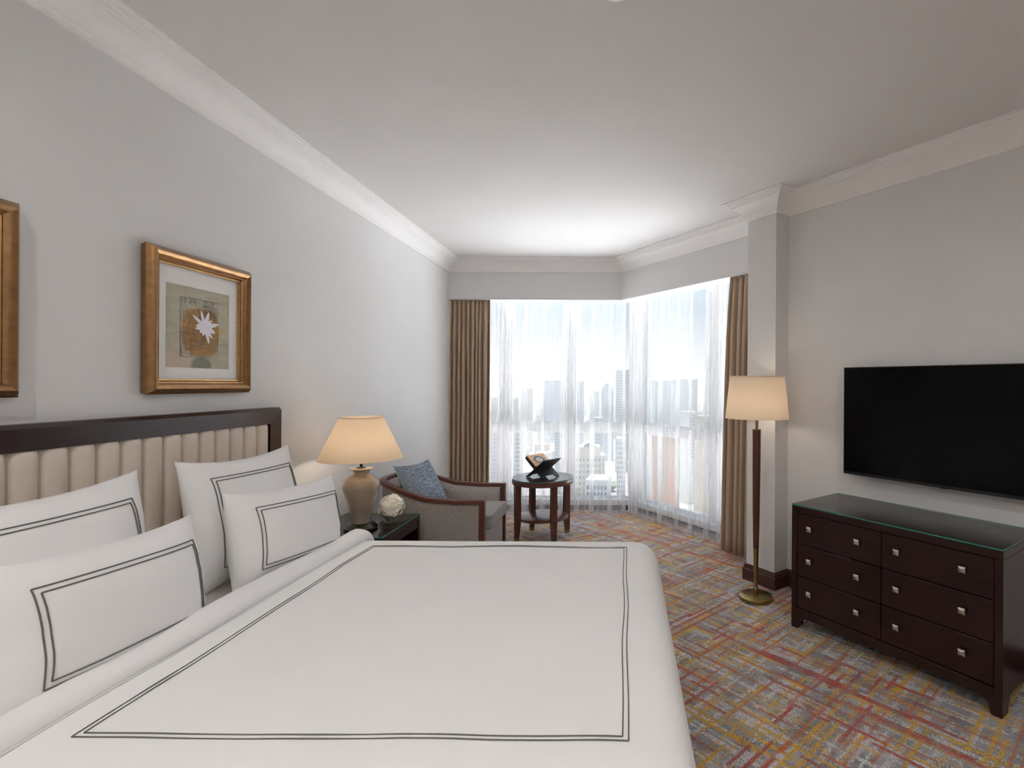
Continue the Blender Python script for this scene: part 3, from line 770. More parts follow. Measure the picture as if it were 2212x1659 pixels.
# ------------------------------------------------------------------ table lamp
tl_ = thing('table_lamp', 'lit table lamp with beige crackle glazed urn and cream cone shade', 'lamp', (-1.595, 3.085, NSZ))
lathe('base', [(0.0, 0.0), (0.088, 0.0), (0.094, 0.006), (0.094, 0.012), (0.070, 0.036), (0.060, 0.040), (0.0, 0.040)], M['black_gloss'], tl_)
lathe('urn', [(0.0, 0.038), (0.054, 0.038), (0.056, 0.046), (0.053, 0.055), (0.058, 0.085), (0.072, 0.145), (0.088, 0.20), (0.100, 0.245), (0.102, 0.262), (0.098, 0.285), (0.083, 0.305), (0.062, 0.320), (0.047, 0.330), (0.043, 0.340), (0.046, 0.350), (0.058, 0.358), (0.067, 0.362), (0.067, 0.367), (0.058, 0.368), (0.0, 0.368)], M['crackle'], tl_, 64)
lathe('stem', [(0.0, 0.366), (0.026, 0.366), (0.026, 0.372), (0.009, 0.374), (0.009, 0.44), (0.0, 0.44)], M['black_satin'], tl_, 24)
lathe('shade', [(0.234, 0.425), (0.1195, 0.676), (0.1180, 0.676), (0.2325, 0.425)], M['shade'], tl_, 64, None, True)
lathe('bulb', [(0.0, 0.445), (0.014, 0.447), (0.018, 0.47), (0.030, 0.50), (0.030, 0.515), (0.020, 0.535), (0.0, 0.542)], emitter('lamp_glow', (1.0, 0.86, 0.70), 16.0), tl_, 20)
lathe('harp_ring', [(0.1185, 0.672), (0.1205, 0.672), (0.1205, 0.678), (0.1185, 0.678)], M['shade'], tl_, 48, None, True)

# ------------------------------------------------------------------ hydrangea in a glass bowl
vx, vy = -1.478, 3.225
gv = thing('glass_vase', 'small round clear glass bowl vase on the nightstand', 'vase', (vx, vy, NSZ))
vp = []
for k in range(15):
    a = -PI / 2 + 0.45 + (PI - 0.45 - 0.75) * k / 14
    vp.append((0.061 * math.cos(a), 0.056 + 0.061 * math.sin(a)))
lathe('bowl', [(0.0, 0.0), (0.027, 0.0)] + vp + [(r * 0.955, z) for r, z in vp[::-1]] + [(0.0, 0.006)], M['vase_glass'], gv, 40)
hy = thing('hydrangea', 'round ivory hydrangea bloom standing in the glass bowl', 'flower', (vx, vy, NSZ))
stm = [Vector((0.012, -0.012, 0.012)), Vector((0.004, -0.010, 0.03)), Vector((0.0, -0.002, 0.06)), Vector((0, 0, 0.085))]
sweep('stem', stm, [(0.005 * math.cos(a), 0.005 * math.sin(a)) for a in [2 * PI * k / 8 for k in range(8)]], Vector((1, 0, 0)), M['leafgreen'], hy, smooth=True)
rnd = random.Random(5); fv = []; ff = []
NF = 190; hc = Vector((0.002, 0.0, 0.098)); hr = 0.072
for k in range(NF):
    zz = 1 - 1.62 * (k + 0.5) / NF; a = k * 2.399963; r_ = math.sqrt(1 - zz * zz)
    n_ = Vector((r_ * math.cos(a), r_ * math.sin(a), zz)); rr = hr * rnd.uniform(0.86, 1.06); c_ = hc + n_ * rr
    n_ = (n_ + Vector((rnd.uniform(-.35, .35), rnd.uniform(-.35, .35), rnd.uniform(-.35, .35)))).normalized()
    t_ = n_.orthogonal().normalized(); t_.rotate(Matrix.Rotation(rnd.uniform(0, PI), 3, n_)); b_ = n_.cross(t_)
    ps = rnd.uniform(0.013, 0.018)
    for q in range(4):
        an = q * PI / 2; d_ = t_ * math.cos(an) + b_ * math.sin(an); s_ = -t_ * math.sin(an) + b_ * math.cos(an)
        i0 = len(fv); lift = rnd.uniform(0.0, 0.5)
        fv += [c_ - n_ * 0.002, c_ + d_ * ps * 0.55 + s_ * ps * 0.5 + n_ * ps * 0.12, c_ + d_ * ps * 1.05 + s_ * ps * 0.25 + n_ * ps * lift * 0.5, c_ + d_ * ps * 1.05 - s_ * ps * 0.25 + n_ * ps * lift * 0.5, c_ + d_ * ps * 0.55 - s_ * ps * 0.5 + n_ * ps * 0.12]
        ff.append((i0, i0 + 1, i0 + 2, i0 + 3, i0 + 4))
fl = mesh_obj('florets', fv, ff, M['petal'], hy); fl['kind'] = 'stuff'
bm = bmesh.new(); bmesh.ops.create_icosphere(bm, subdivisions=3, radius=0.056, matrix=Matrix.Translation(hc)); bm_obj('flower_head', bm, M['petal'], hy, True)

# ------------------------------------------------------------------ armchair
ac = thing('armchair', 'low grey tweed tub armchair with walnut rail around back and arms', 'armchair', (-1.37, 3.887, 0))
# local: x front, y far.  U path around the back
def upath(hw, xb, xf, n=15, p=2.6, xs=-0.02):
    pts = [(xf, -hw), ((xf + xs) / 2, -hw)]
    for k in range(n):
        a = PI / 2 + PI / 2 * (2 * k / (n - 1) - 1) * 1.0     # 0..PI
        a = PI * k / (n - 1)
        ca, sa = math.cos(a), math.sin(a)
        y = -hw * (abs(ca) ** (2 / p)) * (1 if ca >= 0 else -1)
        x = xs - (xs - xb) * (abs(sa) ** (2 / p))
        pts.append((x, y))
    pts += [((xf + xs) / 2, hw), (xf, hw)]
    return pts
def rail_z(x):
    f = max(0.0, min(1.0, (0.10 - x) / 0.52)); return 0.585 + 0.115 * (f * f * (3 - 2 * f))
up_o = upath(0.31, -0.43, 0.392, 25)
rail = [Vector((x, y, rail_z(x))) for x, y in up_o]
sweep('wooden_rail', rail, [(-0.021, -0.015), (-0.021, 0.010), (-0.014, 0.015), (0.014, 0.015), (0.021, 0.010), (0.021, -0.015)], UP, M['walnut_h'], ac)
for s in (-1, 1):
    box('front_post', (0.352, s * 0.31 - 0.021, 0.0), (0.392, s * 0.31 + 0.021, 0.572), M['walnut'], ac, 0.005, 2)
    box('back_leg', (-0.30, s * 0.20 - 0.02, 0.0), (-0.26, s * 0.20 + 0.02, 0.11), M['walnut'], ac, 0.003, 1)
# upholstered shell under the rail
vs = []; fs = []; n = len(up_o)
ui = upath(0.235, -0.335, 0.350, 25)
cols = []
for (xo, yo), (xi, yi) in zip(up_o, ui):
    xo2 = min(xo, 0.352); zt_ = rail_z(xo) - 0.013
    ox, oy = xo2, yo * 1.02
    mx, my = (ox * 0.55 + xi * 0.45), (oy * 0.5 + yi * 0.5)
    cols.append([(ox, oy, 0.10), (ox * 1.005, oy * 1.012, 0.32), (ox, oy, zt_), (mx, my, zt_ - 0.004), (xi * 0.97, yi, zt_ - 0.05), (xi, yi * 0.98, 0.40), (xi, yi, 0.10)])
m_ = len(cols[0])
for c_ in cols: vs += c_
for i in range(n - 1):
    for k in range(m_): l_ = (k + 1) % m_; fs.append((i * m_ + k, i * m_ + l_, (i + 1) * m_ + l_, (i + 1) * m_ + k))
fs += [tuple(range(m_)), tuple(range((n - 1) * m_, n * m_))]
bm = bmesh.new(); bv = [bm.verts.new(v) for v in vs]
for f in fs: bm.faces.new([bv[q] for q in f])
sh = bm_obj('upholstered_shell', bm, M['tweed'], ac, True); md = sh.modifiers.new('edges', 'EDGE_SPLIT'); md.split_angle = rad(50)
box('seat_base', (-0.33, -0.25, 0.09), (0.385, 0.25, 0.375), M['tweed'], ac, 0.015, 2)
# seat cushion with a slight crown
sv = []; sf = []; N = 14
bm = bmesh.new(); add_box(bm, (-0.30, -0.243, 0.372), (0.425, 0.243, 0.470), 0.022, 3)
bmesh.ops.subdivide_edges(bm, edges=[e_ for e_ in bm.edges if e_.calc_length() > 0.2], cuts=8, use_grid_fill=True)
for v in bm.verts:
    u_ = (v.co.x - 0.06) / 0.37; w_ = v.co.y / 0.245
    if v.co.z > 0.45: v.co.z += 0.02 * max(0, 1 - u_ * u_) * max(0, 1 - w_ * w_)
sco = bm_obj('seat_cushion', bm, M['tweed'], ac, True)
pp = [Vector((0.418, y_, 0.4675)) for y_ in [-0.235 + 0.47 * k / 12 for k in range(13)]]
sweep('piping', pp, [(0.0045 * math.cos(a), 0.0045 * math.sin(a)) for a in [2 * PI * k / 8 for k in range(8)]], UP, M['tweed'], sco, smooth=True)
# blue cushion leaning in the chair
pw = Vector((0.30, 0.95, 0)).normalized(); ph = Vector((-0.17, 0.055, 0.30)); ph = (ph - pw * ph.dot(pw)).normalized(); pf = pw.cross(ph).normalized()
cu = pillow('throw_cushion', 'small blue grey slub weave cushion leaning in the armchair', 'cushion', (-1.525, 3.835, 0.652), 0, 0, 0, 0.385, 0.385, 0.13, 21.0, M['blue'])
cu.rotation_euler = Matrix(((pw.x, ph.x, pf.x), (pw.y, ph.y, pf.y), (pw.z, ph.z, pf.z))).to_euler()
zp = [pillow_surf(-1.0, v, 0.385, 0.385, 0.13, 1, 21.0) + Vector((-0.0005, 0, 0)) for v in [-0.85 + 1.7 * k / 20 for k in range(21)]]
sweep('zip_piping', zp, [(0.003 * math.cos(a), 0.003 * math.sin(a)) for a in [2 * PI * k / 6 for k in range(6)]], Vector((0, 0, 1)), plain('pale_blue_piping', (0.35, 0.42, 0.50), 0.7), cu, smooth=True)

# ------------------------------------------------------------------ round side table
rt = thing('side_table', 'round walnut side table with a glass top and lower shelf', 'table', (-0.755, 4.72, 0))
circ = lambda r, n=64: [(r * math.cos(2 * PI * k / n), r * math.sin(2 * PI * k / n)) for k in range(n)]
lathe('table_top', [(0.0, 0.551), (0.279, 0.551), (0.281, 0.549), (0.281, 0.508), (0.279, 0.505), (0.255, 0.505), (0.255, 0.53), (0.0, 0.53)], M['walnut_h'], rt, 72)
glass_top('glass_top', circ(0.281), 0.551, 0.006, rt)
lathe('shelf', [(0.0, 0.182), (0.232, 0.182), (0.236, 0.186), (0.236, 0.197), (0.232, 0.200), (0.0, 0.200)], M['walnut_h'], rt, 64)
for k in range(4):
    a = rad(34 + 89.3 * k); bm = bmesh.new()
    rings_ = [(0.0, 0.252, 0.017, 0.017), (0.03, 0.253, 0.018, 0.018), (0.14, 0.247, 0.0235, 0.0245), (0.22, 0.245, 0.025, 0.026), (0.40, 0.246, 0.025, 0.025), (0.507, 0.246, 0.025, 0.025)]
    prev = None
    for z, r_, hw_, hd in rings_:
        ring = [bm.verts.new((r_ * math.cos(a) + dx * math.cos(a) - dy * math.sin(a), r_ * math.sin(a) + dx * math.sin(a) + dy * math.cos(a), z)) for dx, dy in ((-hd, -hw_), (hd, -hw_), (hd, hw_), (-hd, hw_))]
        if prev:
            for q in range(4): bm.faces.new((prev[q], prev[(q + 1) % 4], ring[(q + 1) % 4], ring[q]))
        else: bm.faces.new(ring[::-1])
        prev = ring
    bm.faces.new(prev)
    lg = bm_obj('leg', bm, M['walnut'], rt)
    c_ = (0.2525 * math.cos(a), 0.2525 * math.sin(a), 0)
    fo = box('brass_foot', (-0.0185, -0.0185, 0.0), (0.0185, 0.0185, 0.030), M['brass'], lg, 0.001, 1); fo.location = c_; fo.rotation_euler = (0, 0, a)

# ------------------------------------------------------------------ folding book stand and book
TZ = 0.557
ha = Vector((0.6, 0.8, 0)); hp = Vector((0.8, -0.6, 0))
bs = thing('book_stand', 'black cross folded book stand on the round table', 'book stand', (-0.755, 4.715, TZ))
def board(name, f0, f1, w, notch):
    """flat board between profile points f0 (foot) and f1 (top) in (hp, z)"""
    d = Vector((f1[0] - f0[0], f1[1] - f0[1])); Ln = d.length; d.normalize(); nn = Vector((-d.y, d.x)) * 0.004
    out_ = [(-w, 0), (-w * 0.62, 0), (-w * 0.50, notch), (w * 0.50, notch), (w * 0.62, 0), (w, 0), (w, Ln * 0.42), (w * 0.97, Ln), (-w * 0.97, Ln), (-w, Ln * 0.42)]
    bm = bmesh.new(); lay = []
    for sg in (-1, 1):
        r_ = []
        for a_, l_ in out_:
            pz = Vector((f0[0], f0[1])) + d * l_ + nn * sg
            P3 = ha * a_ + hp * pz.x + UP * max(0.0, pz.y); r_.append(bm.verts.new(P3))
        lay.append(r_)
    n_ = len(out_); bm.faces.new(lay[0]); bm.faces.new(lay[1][::-1])
    for q in range(n_): bm.faces.new((lay[0][q], lay[0][(q + 1) % n_], lay[1][(q + 1) % n_], lay[1][q]))
    return bm_obj(name, bm, M['black_satin'], bs)
board('panel', (-0.105, 0.004), (0.125, 0.172), 0.112, 0.035)
board('panel', (0.105, 0.004), (-0.125, 0.172), 0.108, 0.035)
bk = thing('book', 'closed book with ornate cream and blue cover resting on the stand', 'book', (-0.755, 4.715, TZ))
bd = (hp * -0.23 + UP * 0.168).normalized()           # up the slope of the board it lies on
bn = ha.cross(bd).normalized(); bn = bn if bn.z > 0 else -bn
bo = hp * 0.0 + UP * 0.083 + bn * 0.0055 + bd * 0.008
Mb = Matrix(((ha.x, bd.x, bn.x, bo.x), (ha.y, bd.y, bn.y, bo.y), (ha.z, bd.z, bn.z, bo.z), (0, 0, 0, 1)))
M['book_edge'] = plain('book_dark_edge', (0.05, 0.03, 0.018), 0.5)
M['book_cover'] = plain('book_cream_cover', (0.62, 0.36, 0.19), 0.5, var=0.35, vscale=90)
M['book_blue'] = plain('book_blue_ornament', (0.13, 0.19, 0.27), 0.5, var=0.2, vscale=60)
M['book_cream'] = plain('book_cream_ornament', (0.72, 0.62, 0.48), 0.5, var=0.2, vscale=80)
box('pages', (-0.098, 0.004, 0.003), (0.098, 0.142, 0.021), M['paper'], bk, 0, 1, Mb)
box('back_cover', (-0.103, 0.0, 0.0), (0.103, 0.147, 0.003), M['book_edge'], bk, 0, 1, Mb)
box('spine', (-0.103, -0.004, 0.0), (0.103, 0.0005, 0.024), M['book_edge'], bk, 0, 1, Mb)
box('fore_edge_flap', (-0.1035, 0.0, 0.0), (-0.0985, 0.147, 0.022), M['book_edge'], bk, 0, 1, Mb)
cvr = box('front_cover', (-0.103, 0.0, 0.021), (0.103, 0.147, 0.024), M['book_cover'], bk, 0, 1, Mb)
def medallion(name, rx, ry, lobes, amp, z, mat, hole=None):
    bm = bmesh.new(); n_ = 72; ringo = []; ringi = []
    for k in range(n_):
        a = 2 * PI * k / n_; r_ = 1 + amp * math.cos(lobes * a)
        ringo.append(bm.verts.new(Mb @ Vector((rx * r_ * math.cos(a), 0.0735 + ry * r_ * math.sin(a), z))))
        if hole: ringi.append(bm.verts.new(Mb @ Vector((rx * hole * math.cos(a), 0.0735 + ry * hole * math.sin(a), z))))
    if hole:
        for k in range(n_): l_ = (k + 1) % n_; bm.faces.new((ringo[k], ringo[l_], ringi[l_], ringi[k]))
    else: bm.faces.new(ringo)
    return bm_obj(name, bm, mat, cvr)
medallion('blue_medallion', 0.066, 0.052, 12, 0.06, 0.0245, M['book_blue'], 0.55)
medallion('cream_medallion', 0.034, 0.027, 8, 0.08, 0.0245, M['book_cream'])
medallion('inner_medallion', 0.018, 0.014, 6, 0.10, 0.0250, M['book_cover'])

# ------------------------------------------------------------------ floor lamp
fl_ = thing('floor_lamp', 'tall floor lamp with tapered wood stem, brass disc base and cream drum shade', 'lamp', (0.877, 3.385, 0))
lathe('base', [(0.0, 0.0), (0.111, 0.0), (0.112, 0.003), (0.108, 0.022), (0.105, 0.024), (0.0, 0.024)], M['brass'], fl_, 64)
lathe('ball', [(0.0, 0.022), (0.012, 0.024), (0.016, 0.036), (0.0185, 0.052), (0.016, 0.068), (0.010, 0.078), (0.0, 0.078)], M['brass'], fl_, 24)
lathe('lower_stem', [(0.0, 0.070), (0.011, 0.070), (0.0125, 0.12), (0.0185, 0.335), (0.0, 0.335)], M['brass'], fl_, 24)
lathe('wood_stem', [(0.0, 0.335), (0.0185, 0.335), (0.0235, 0.60), (0.0265, 0.85), (0.0275, 1.118), (0.0, 1.118)], M['walnut'], fl_, 28)
lathe('collar', [(0.0, 1.118), (0.028, 1.118), (0.028, 1.124), (0.010, 1.126), (0.010, 1.25), (0.0, 1.25)], M['brass'], fl_, 24)
lathe('shade', [(0.206, 1.197), (0.1765, 1.474), (0.175, 1.474), (0.2045, 1.197)], M['shade2'], fl_, 64, None, True)
lathe('shade_rim', [(0.1755, 1.470), (0.1785, 1.470), (0.1785, 1.477), (0.1755, 1.477)], M['shade2'], fl_, 48, None, True)
lathe('bulb', [(0.0, 1.245), (0.014, 1.247), (0.018, 1.27), (0.030, 1.30), (0.030, 1.315), (0.020, 1.335), (0.0, 1.342)], emitter('floor_lamp_glow', (1.0, 0.86, 0.72), 15.0), fl_, 20)

# ------------------------------------------------------------------ dresser
DW, DD, DH = 1.045, 0.495, 0.716
O = Vector((0.988, 3.004, 0))
ds = thing('dresser', 'dark espresso six drawer dresser with square pewter knobs and glass top', 'dresser', O, math.atan2(Rr.y, Rr.x))
# local x along the front, local y backwards to the wall
box('top', (0, 0, DH - 0.040), (DW, DD, DH), M['espresso'], ds, 0.003, 1)
glass_top('glass_top', [(0, 0), (DW, 0), (DW, DD), (0, DD)], DH, 0.006, ds)
ST = 0.032
for x_ in (0, DW - ST):
    box('side_panel', (x_, 0.0, 0.075), (x_ + ST, DD, DH - 0.040), M['espresso_v'], ds, 0.002, 1)
box('back_panel', (ST, DD - 0.015, 0.08), (DW - ST, DD, DH - 0.04), M['espresso'], ds)
box('bottom_board', (ST, 0.02, 0.11), (DW - ST, DD - 0.015, 0.125), M['espresso'], ds)
# bottom rail and bracket feet
def bracket(bm, x0, sx, y0, y1):
    pr2 = [(0, 0.0), (0.040, 0.0), (0.046, 0.02), (0.050, 0.04), (0.062, 0.058), (0.085, 0.068), (0.112, 0.072), (0.112, 0.082), (0, 0.082)]
    a = [bm.verts.new((x0 + sx * px_, y0, z)) for px_, z in pr2]; b_ = [bm.verts.new((x0 + sx * px_, y1, z)) for px_, z in pr2]
    n_ = len(pr2); bm.faces.new(a); bm.faces.new(b_[::-1])
    for q in range(n_): bm.faces.new((a[q], b_[q], b_[(q + 1) % n_], a[(q + 1) % n_]))
for x0, sx_ in ((0.001, 1), (DW - 0.001, -1)):
    bm = bmesh.new(); bracket(bm, x0, sx_, 0.001, 0.028)
    bm_obj('front_foot', bm, M['espresso'], ds)
    pr3 = [(0.0, 0.0), (0.045, 0.0), (0.052, 0.03), (0.07, 0.06), (0.11, 0.076), (0.0, 0.076)]
    for yy, sy_ in ((0.028, 1), (DD - 0.001, -1)):
        bm = bmesh.new()
        a = [bm.verts.new((x0, yy + sy_ * q, z)) for q, z in pr3]; b_ = [bm.verts.new((x0 + sx_ * (ST - 0.002), yy + sy_ * q, z)) for q, z in pr3]
        bm.faces.new(a); bm.faces.new(b_[::-1])
        for q in range(len(pr3)): bm.faces.new((a[q], b_[q], b_[(q + 1) % len(pr3)], a[(q + 1) % len(pr3)]))
        bm_obj('side_foot', bm, M['espresso'], ds)
box('bottom_rail', (0.10, 0.002, 0.0705), (DW - 0.10, 0.026, 0.118), M['espresso'], ds, 0.002, 1)
for x0, x1 in ((ST, 0.12), (DW - 0.12, DW - ST)): box('rail_end', (x0 - 0.002, 0.0025, 0.080), (x1, 0.0255, 0.118), M['espresso'], ds)
zr = [0.120, 0.305, 0.492, 0.676]
colx = [(ST + 0.002, 0.5205), (0.5245, DW - ST - 0.002)]
kx = [(0.120, 0.402), (0.605, 0.893)]
kpro = None
for ci in range(2):
    for ri in range(3):
        dw = box('drawer', (colx[ci][0], 0.006, zr[ri] + 0.0025), (colx[ci][1], 0.40, zr[ri + 1] - 0.0025), M['espresso'], ds, 0.0025, 1)
        for kx_ in kx[ci]:
            zc_ = (zr[ri] + zr[ri + 1]) / 2 + 0.012
            if kpro is None:
                bm = bmesh.new(); s_ = 0.0155
                lay = [(s_, -0.020), (s_ * 0.92, -0.023), (s_ * 0.42, -0.029)]
                st_ = [[bm.verts.new((sx_ * w_, y_, sz_ * w_)) for sx_, sz_ in ((-1, -1), (1, -1), (1, 1), (-1, 1))] for w_, y_ in [(0.006, 0.0), (0.006, -0.012), (s_ * 0.95, -0.015)] + lay]
                bm.faces.new(st_[0][::-1]); bm.faces.new(st_[-1])
                for a_, b_ in zip(st_[:-1], st_[1:]):
                    for q in range(4): bm.faces.new((a_[q], a_[(q + 1) % 4], b_[(q + 1) % 4], b_[q]))
                ko = bm_obj('knob', bm, M['pewter'], dw); kpro = ko
            else:
                ko = bpy.data.objects.new('knob', kpro.data); C.objects.link(ko); ko.parent = dw
            ko.location = (kx_, 0.0065, zc_)

# ------------------------------------------------------------------ television
tvo = rp(0, 0)   # local frame: x along wall away from the window, y into the wall
tv = thing('television', 'large black flat screen television hung above the dresser', 'television', rp(0.47, 0.055, 0.869), math.atan2(Rr.y, Rr.x))
TW, TH = 1.14, 0.662
box('body', (0.02, -0.012, 0.02), (TW - 0.02, 0.030, TH - 0.03), M['bezel'], tv, 0.01, 2)
box('panel', (0, -0.034, 0), (TW, -0.012, TH), M['bezel'], tv, 0.002, 1)
box('screen', (0.006, -0.0348, 0.017), (TW - 0.006, -0.0335, TH - 0.006), M['screen'], tv)
box('wall_bracket', (TW / 2 - 0.2, 0.028, 0.15), (TW / 2 + 0.2, 0.0545, 0.45), M['black_satin'], tv)
sv_ = lathe('sensor', [(0.0, -0.004), (0.018, -0.003), (0.020, 0.0), (0.0, 0.001)], M['bezel'], tv, 20, (TW * 0.5, -0.024, 0.001))

# ------------------------------------------------------------------ curtains
def catmull(pts, n=4):
    res = []
    for i in range(len(pts) - 1):
        p0 = pts[max(i - 1, 0)]; p1 = pts[i]; p2 = pts[i + 1]; p3 = pts[min(i + 2, len(pts) - 1)]
        for k in range(n):
            t = k / n
            res.append(tuple(0.5 * ((2 * p1[q]) + (-p0[q] + p2[q]) * t + (2 * p0[q] - 5 * p1[q] + 4 * p2[q] - p3[q]) * t * t + (-p0[q] + 3 * p1[q] - 3 * p2[q] + p3[q]) * t ** 3) for q in (0, 1)))
    res.append(tuple(pts[-1])); return res
def hang(name, origin, xdir, ndir, prof_fn, zs, mat, parent):
    rows = [prof_fn(z) for z in zs]; n = len(rows[0]); vs = []; fs = []
    for z, r in zip(zs, rows):
        for a, b_ in r:
            P = origin + xdir * a + ndir * b_; vs.append((P.x, P.y, z))
    for j in range(len(zs) - 1):
        for i in range(n - 1): fs.append((j * n + i, j * n + i + 1, (j + 1) * n + i + 1, (j + 1) * n + i))
    return mesh_obj(name, vs, fs, mat, parent, True)
ZCT = ZS - 0.010
def drape(label, origin, xdir, ndir, a0, a1, a0b, a1b, folds, amp, seed):
    t = thing('curtain', label, 'curtain', (origin + xdir * (a0 + a1) / 2))
    rn = random.Random(seed)
    ws = [rn.uniform(0.75, 1.3) for _ in range(folds)]; tot = sum(ws); ams = [rn.uniform(0.75, 1.15) for _ in range(folds)]; ph = [rn.uniform(-1, 1) for _ in range(folds)]
    o0 = Vector(origin) - t.location
    def pf_(z):
        f = 1 - z / ZCT      # 0 at top, 1 at hem
        b0 = a0 + (a0b - a0) * f ** 0.7; b1 = a1 + (a1b - a1) * f ** 0.7
        pts = []; c_ = 0.0
        for k in range(folds):
            w_ = ws[k] / tot; A = amp * ams[k] * (0.55 + 0.45 * min(1, f * 5))
            sw = 0.010 * ph[k] * math.sin(f * 2.5 + k)
            for q, (ox, oy) in enumerate(((0.0, -1.0), (0.20, -0.75), (0.34, 0.55), (0.5, 1.0), (0.66, 0.6), (0.80, -0.75))):
                pts.append((b0 + (b1 - b0) * (c_ + w_ * ox) + sw, oy * A))
            c_ += w_
        pts.append((b1, -amp * 0.8))
        return catmull(pts, 3)
    zs = [ZCT, 2.27, 2.2, 2.05, 1.8, 1.5, 1.2, 0.9, 0.6, 0.35, 0.15, 0.012]
    o = hang('cloth', o0, xdir, ndir, pf_, zs, M['curtain'], t)
    md = o.modifiers.new('thick', 'SOLIDIFY'); md.thickness = 0.003
    rl = [o0 + xdir * (a0 + (a1 - a0) * k / 6) + UP * (ZCT - 0.004) for k in range(7)]
    sweep('heading_tape', rl, [(-0.008, -0.012), (0.008, -0.012), (0.008, 0.010), (-0.008, 0.010)], UP, M['curtain'], t)
    return t
drape('taupe curtain gathered against the wall behind the armchair', Vector((0, 5.528, 0)), Vector((1, 0, 0)), Vector((0, 1, 0)), -1.896, -1.462, -1.896, -1.462, 9, 0.032, 3)
ob = rp(0, -0.196)
drape('taupe curtain gathered beside the column behind the floor lamp', ob, Rr, -Rn, -0.700, -0.262, -0.775, -0.262, 8, 0.030, 8)

def voile(label, origin, xdir, ndir, pleats, seed):
    """pleats: list of (pitch, overlap); each folds back over itself so that the cloth lies three deep"""
    t = thing('sheer_curtain', label, 'curtain', origin)
    rn = random.Random(seed); prm = [(p, ov, rn.uniform(0, 6), rn.uniform(0.6, 1.4)) for p, ov in pleats]
    def pf_(z):
        f = 1 - z / ZCT; pts = [(0.0, 0.0)]; a = 0.0
        for p, ov, h, k in prm:
            o_ = ov * (0.55 + 0.45 * min(1, f * 2.2)) * (1 + 0.12 * math.sin(f * 3 + h)); sw = 0.010 * math.sin(f * 2.6 * k + h) * min(1, f * 4) * min(1, p / 0.1)
            e_ = a + p + sw
            pts += [(a + p * 0.30, -0.012), (a + p * 0.65, -0.014), (e_, -0.002), (e_ - 0.15 * o_, 0.012), (e_ - 0.85 * o_, 0.004), (e_ - o_, 0.016), (e_ - 0.7 * o_, 0.024), (e_ + 0.004, 0.016)]
            a += p
        pts.append((a + 0.01, 0.0))
        return catmull(pts, 3)
    zs = [ZCT] + [ZCT - 0.1 - (ZCT - 0.12) * k / 13 for k in range(13)] + [0.008]
    hang('voile', Vector((0, 0, 0)), xdir, ndir, pf_, zs, M['sheer'], t)
    hm = hang('hem', Vector((0, 0, 0)), xdir, ndir, lambda z: [(a_, b_ - 0.0015) for a_, b_ in pf_(z)], [0.085, 0.045, 0.008], M['sheer'], t)
    return t
YV = 5.602; NV = -0.28
VC = corner(NV, YV)
rn = random.Random(12)
def pleat_list(total, dense0, dense1):
    res = []; a = 0
    while a < total - 0.02:
        if a < dense0 or a > total - dense1: p = rn.uniform(0.045, 0.075); ov = p * rn.uniform(0.7, 1.1)
        else: p = rn.uniform(0.13, 0.25); ov = rn.uniform(0.03, 0.085)
        p = min(p, total - a); res.append((p, ov)); a += p
    return res
LA = VC.x - (-1.88)
voile('white sheer curtain across the window behind the round table', Vector((-1.88, YV, 0)), Vector((1, 0, 0)), Vector((0, 1, 0)), pleat_list(LA - 0.02, 0.60, 0.07), 4)
LV = (rp(-0.28, NV) - VC).length
voile('white sheer curtain across the slanted window beside the floor lamp', VC + Rr * 0.025, Rr, -Rn, pleat_list(LV - 0.03, 0.16, 0.62), 6)

# ------------------------------------------------------------------ the city outside, far below
GZ = -120.0
# unseen white block added below the windows to bounce sunlight onto the ceiling
struct(box('bounce_block', (-55, 6.4, GZ), (45, 42, -12), plain('pale_bounce_surface', (0.84, 0.85, 0.865), 0.8, var=0.04, vscale=0.4)))
struct(mesh_obj('ground', [(-9000, 40, GZ), (12000, 40, GZ), (12000, 16000, GZ), (-9000, 16000, GZ)], [(0, 1, 2, 3)], M['ground']))
hv = []; hf = []; nx_, ny_ = 60, 10
for j in range(ny_ + 1):
    for i in range(nx_ + 1):
        x = -7000 + 14000 * i / nx_; y = 6500 + 4500 * j / ny_
        az = x / y
        ridge = 300 * math.exp(-((az + 0.22) / 0.12) ** 2) + 210 * math.exp(-((az + 0.03) / 0.08) ** 2) + 130
        h = ridge * math.sin(PI * min(1, (j + 0.001) / ny_)) ** 0.8 * (0.75 + 0.5 * mnoise.fractal(Vector((x / 900, y / 900, 0)), 1.0, 2.0, 4))
        hv.append((x, y, GZ - 5 + max(0, h)))
for j in range(ny_):
    for i in range(nx_): a = j * (nx_ + 1) + i; hf.append((a, a + 1, a + nx_ + 2, a + nx_ + 1))
struct(mesh_obj('hills', hv, hf, M['hill'], None, True))
PL = {k: plain('plaster_' + k, c, 0.85, var=0.04, vscale=0.3, spec=0.1) for k, c in dict(cream=(0.74, 0.66, 0.52), white=(0.80, 0.79, 0.76), grey=(0.42, 0.43, 0.45), blue=(0.36, 0.41, 0.48), terracotta=(0.66, 0.42, 0.28), sand=(0.66, 0.60, 0.50), green=(0.46, 0.50, 0.44)).items()}
M['far_window'] = plain('far_window_glass', (0.16, 0.19, 0.23), 0.25, var=0.2, vscale=0.2)
M['tree'] = plain('far_tree_leaf', (0.035, 0.05, 0.026), 0.9, var=0.3, vscale=0.3)
M['roof_grey'] = plain('grey_roof_felt', (0.035, 0.035, 0.035), 0.9, var=0.2, vscale=0.3)
M['roof_tan'] = plain('tan_roof_tiles', (0.085, 0.072, 0.055), 0.9, var=0.2, vscale=0.3)
winmesh = {}
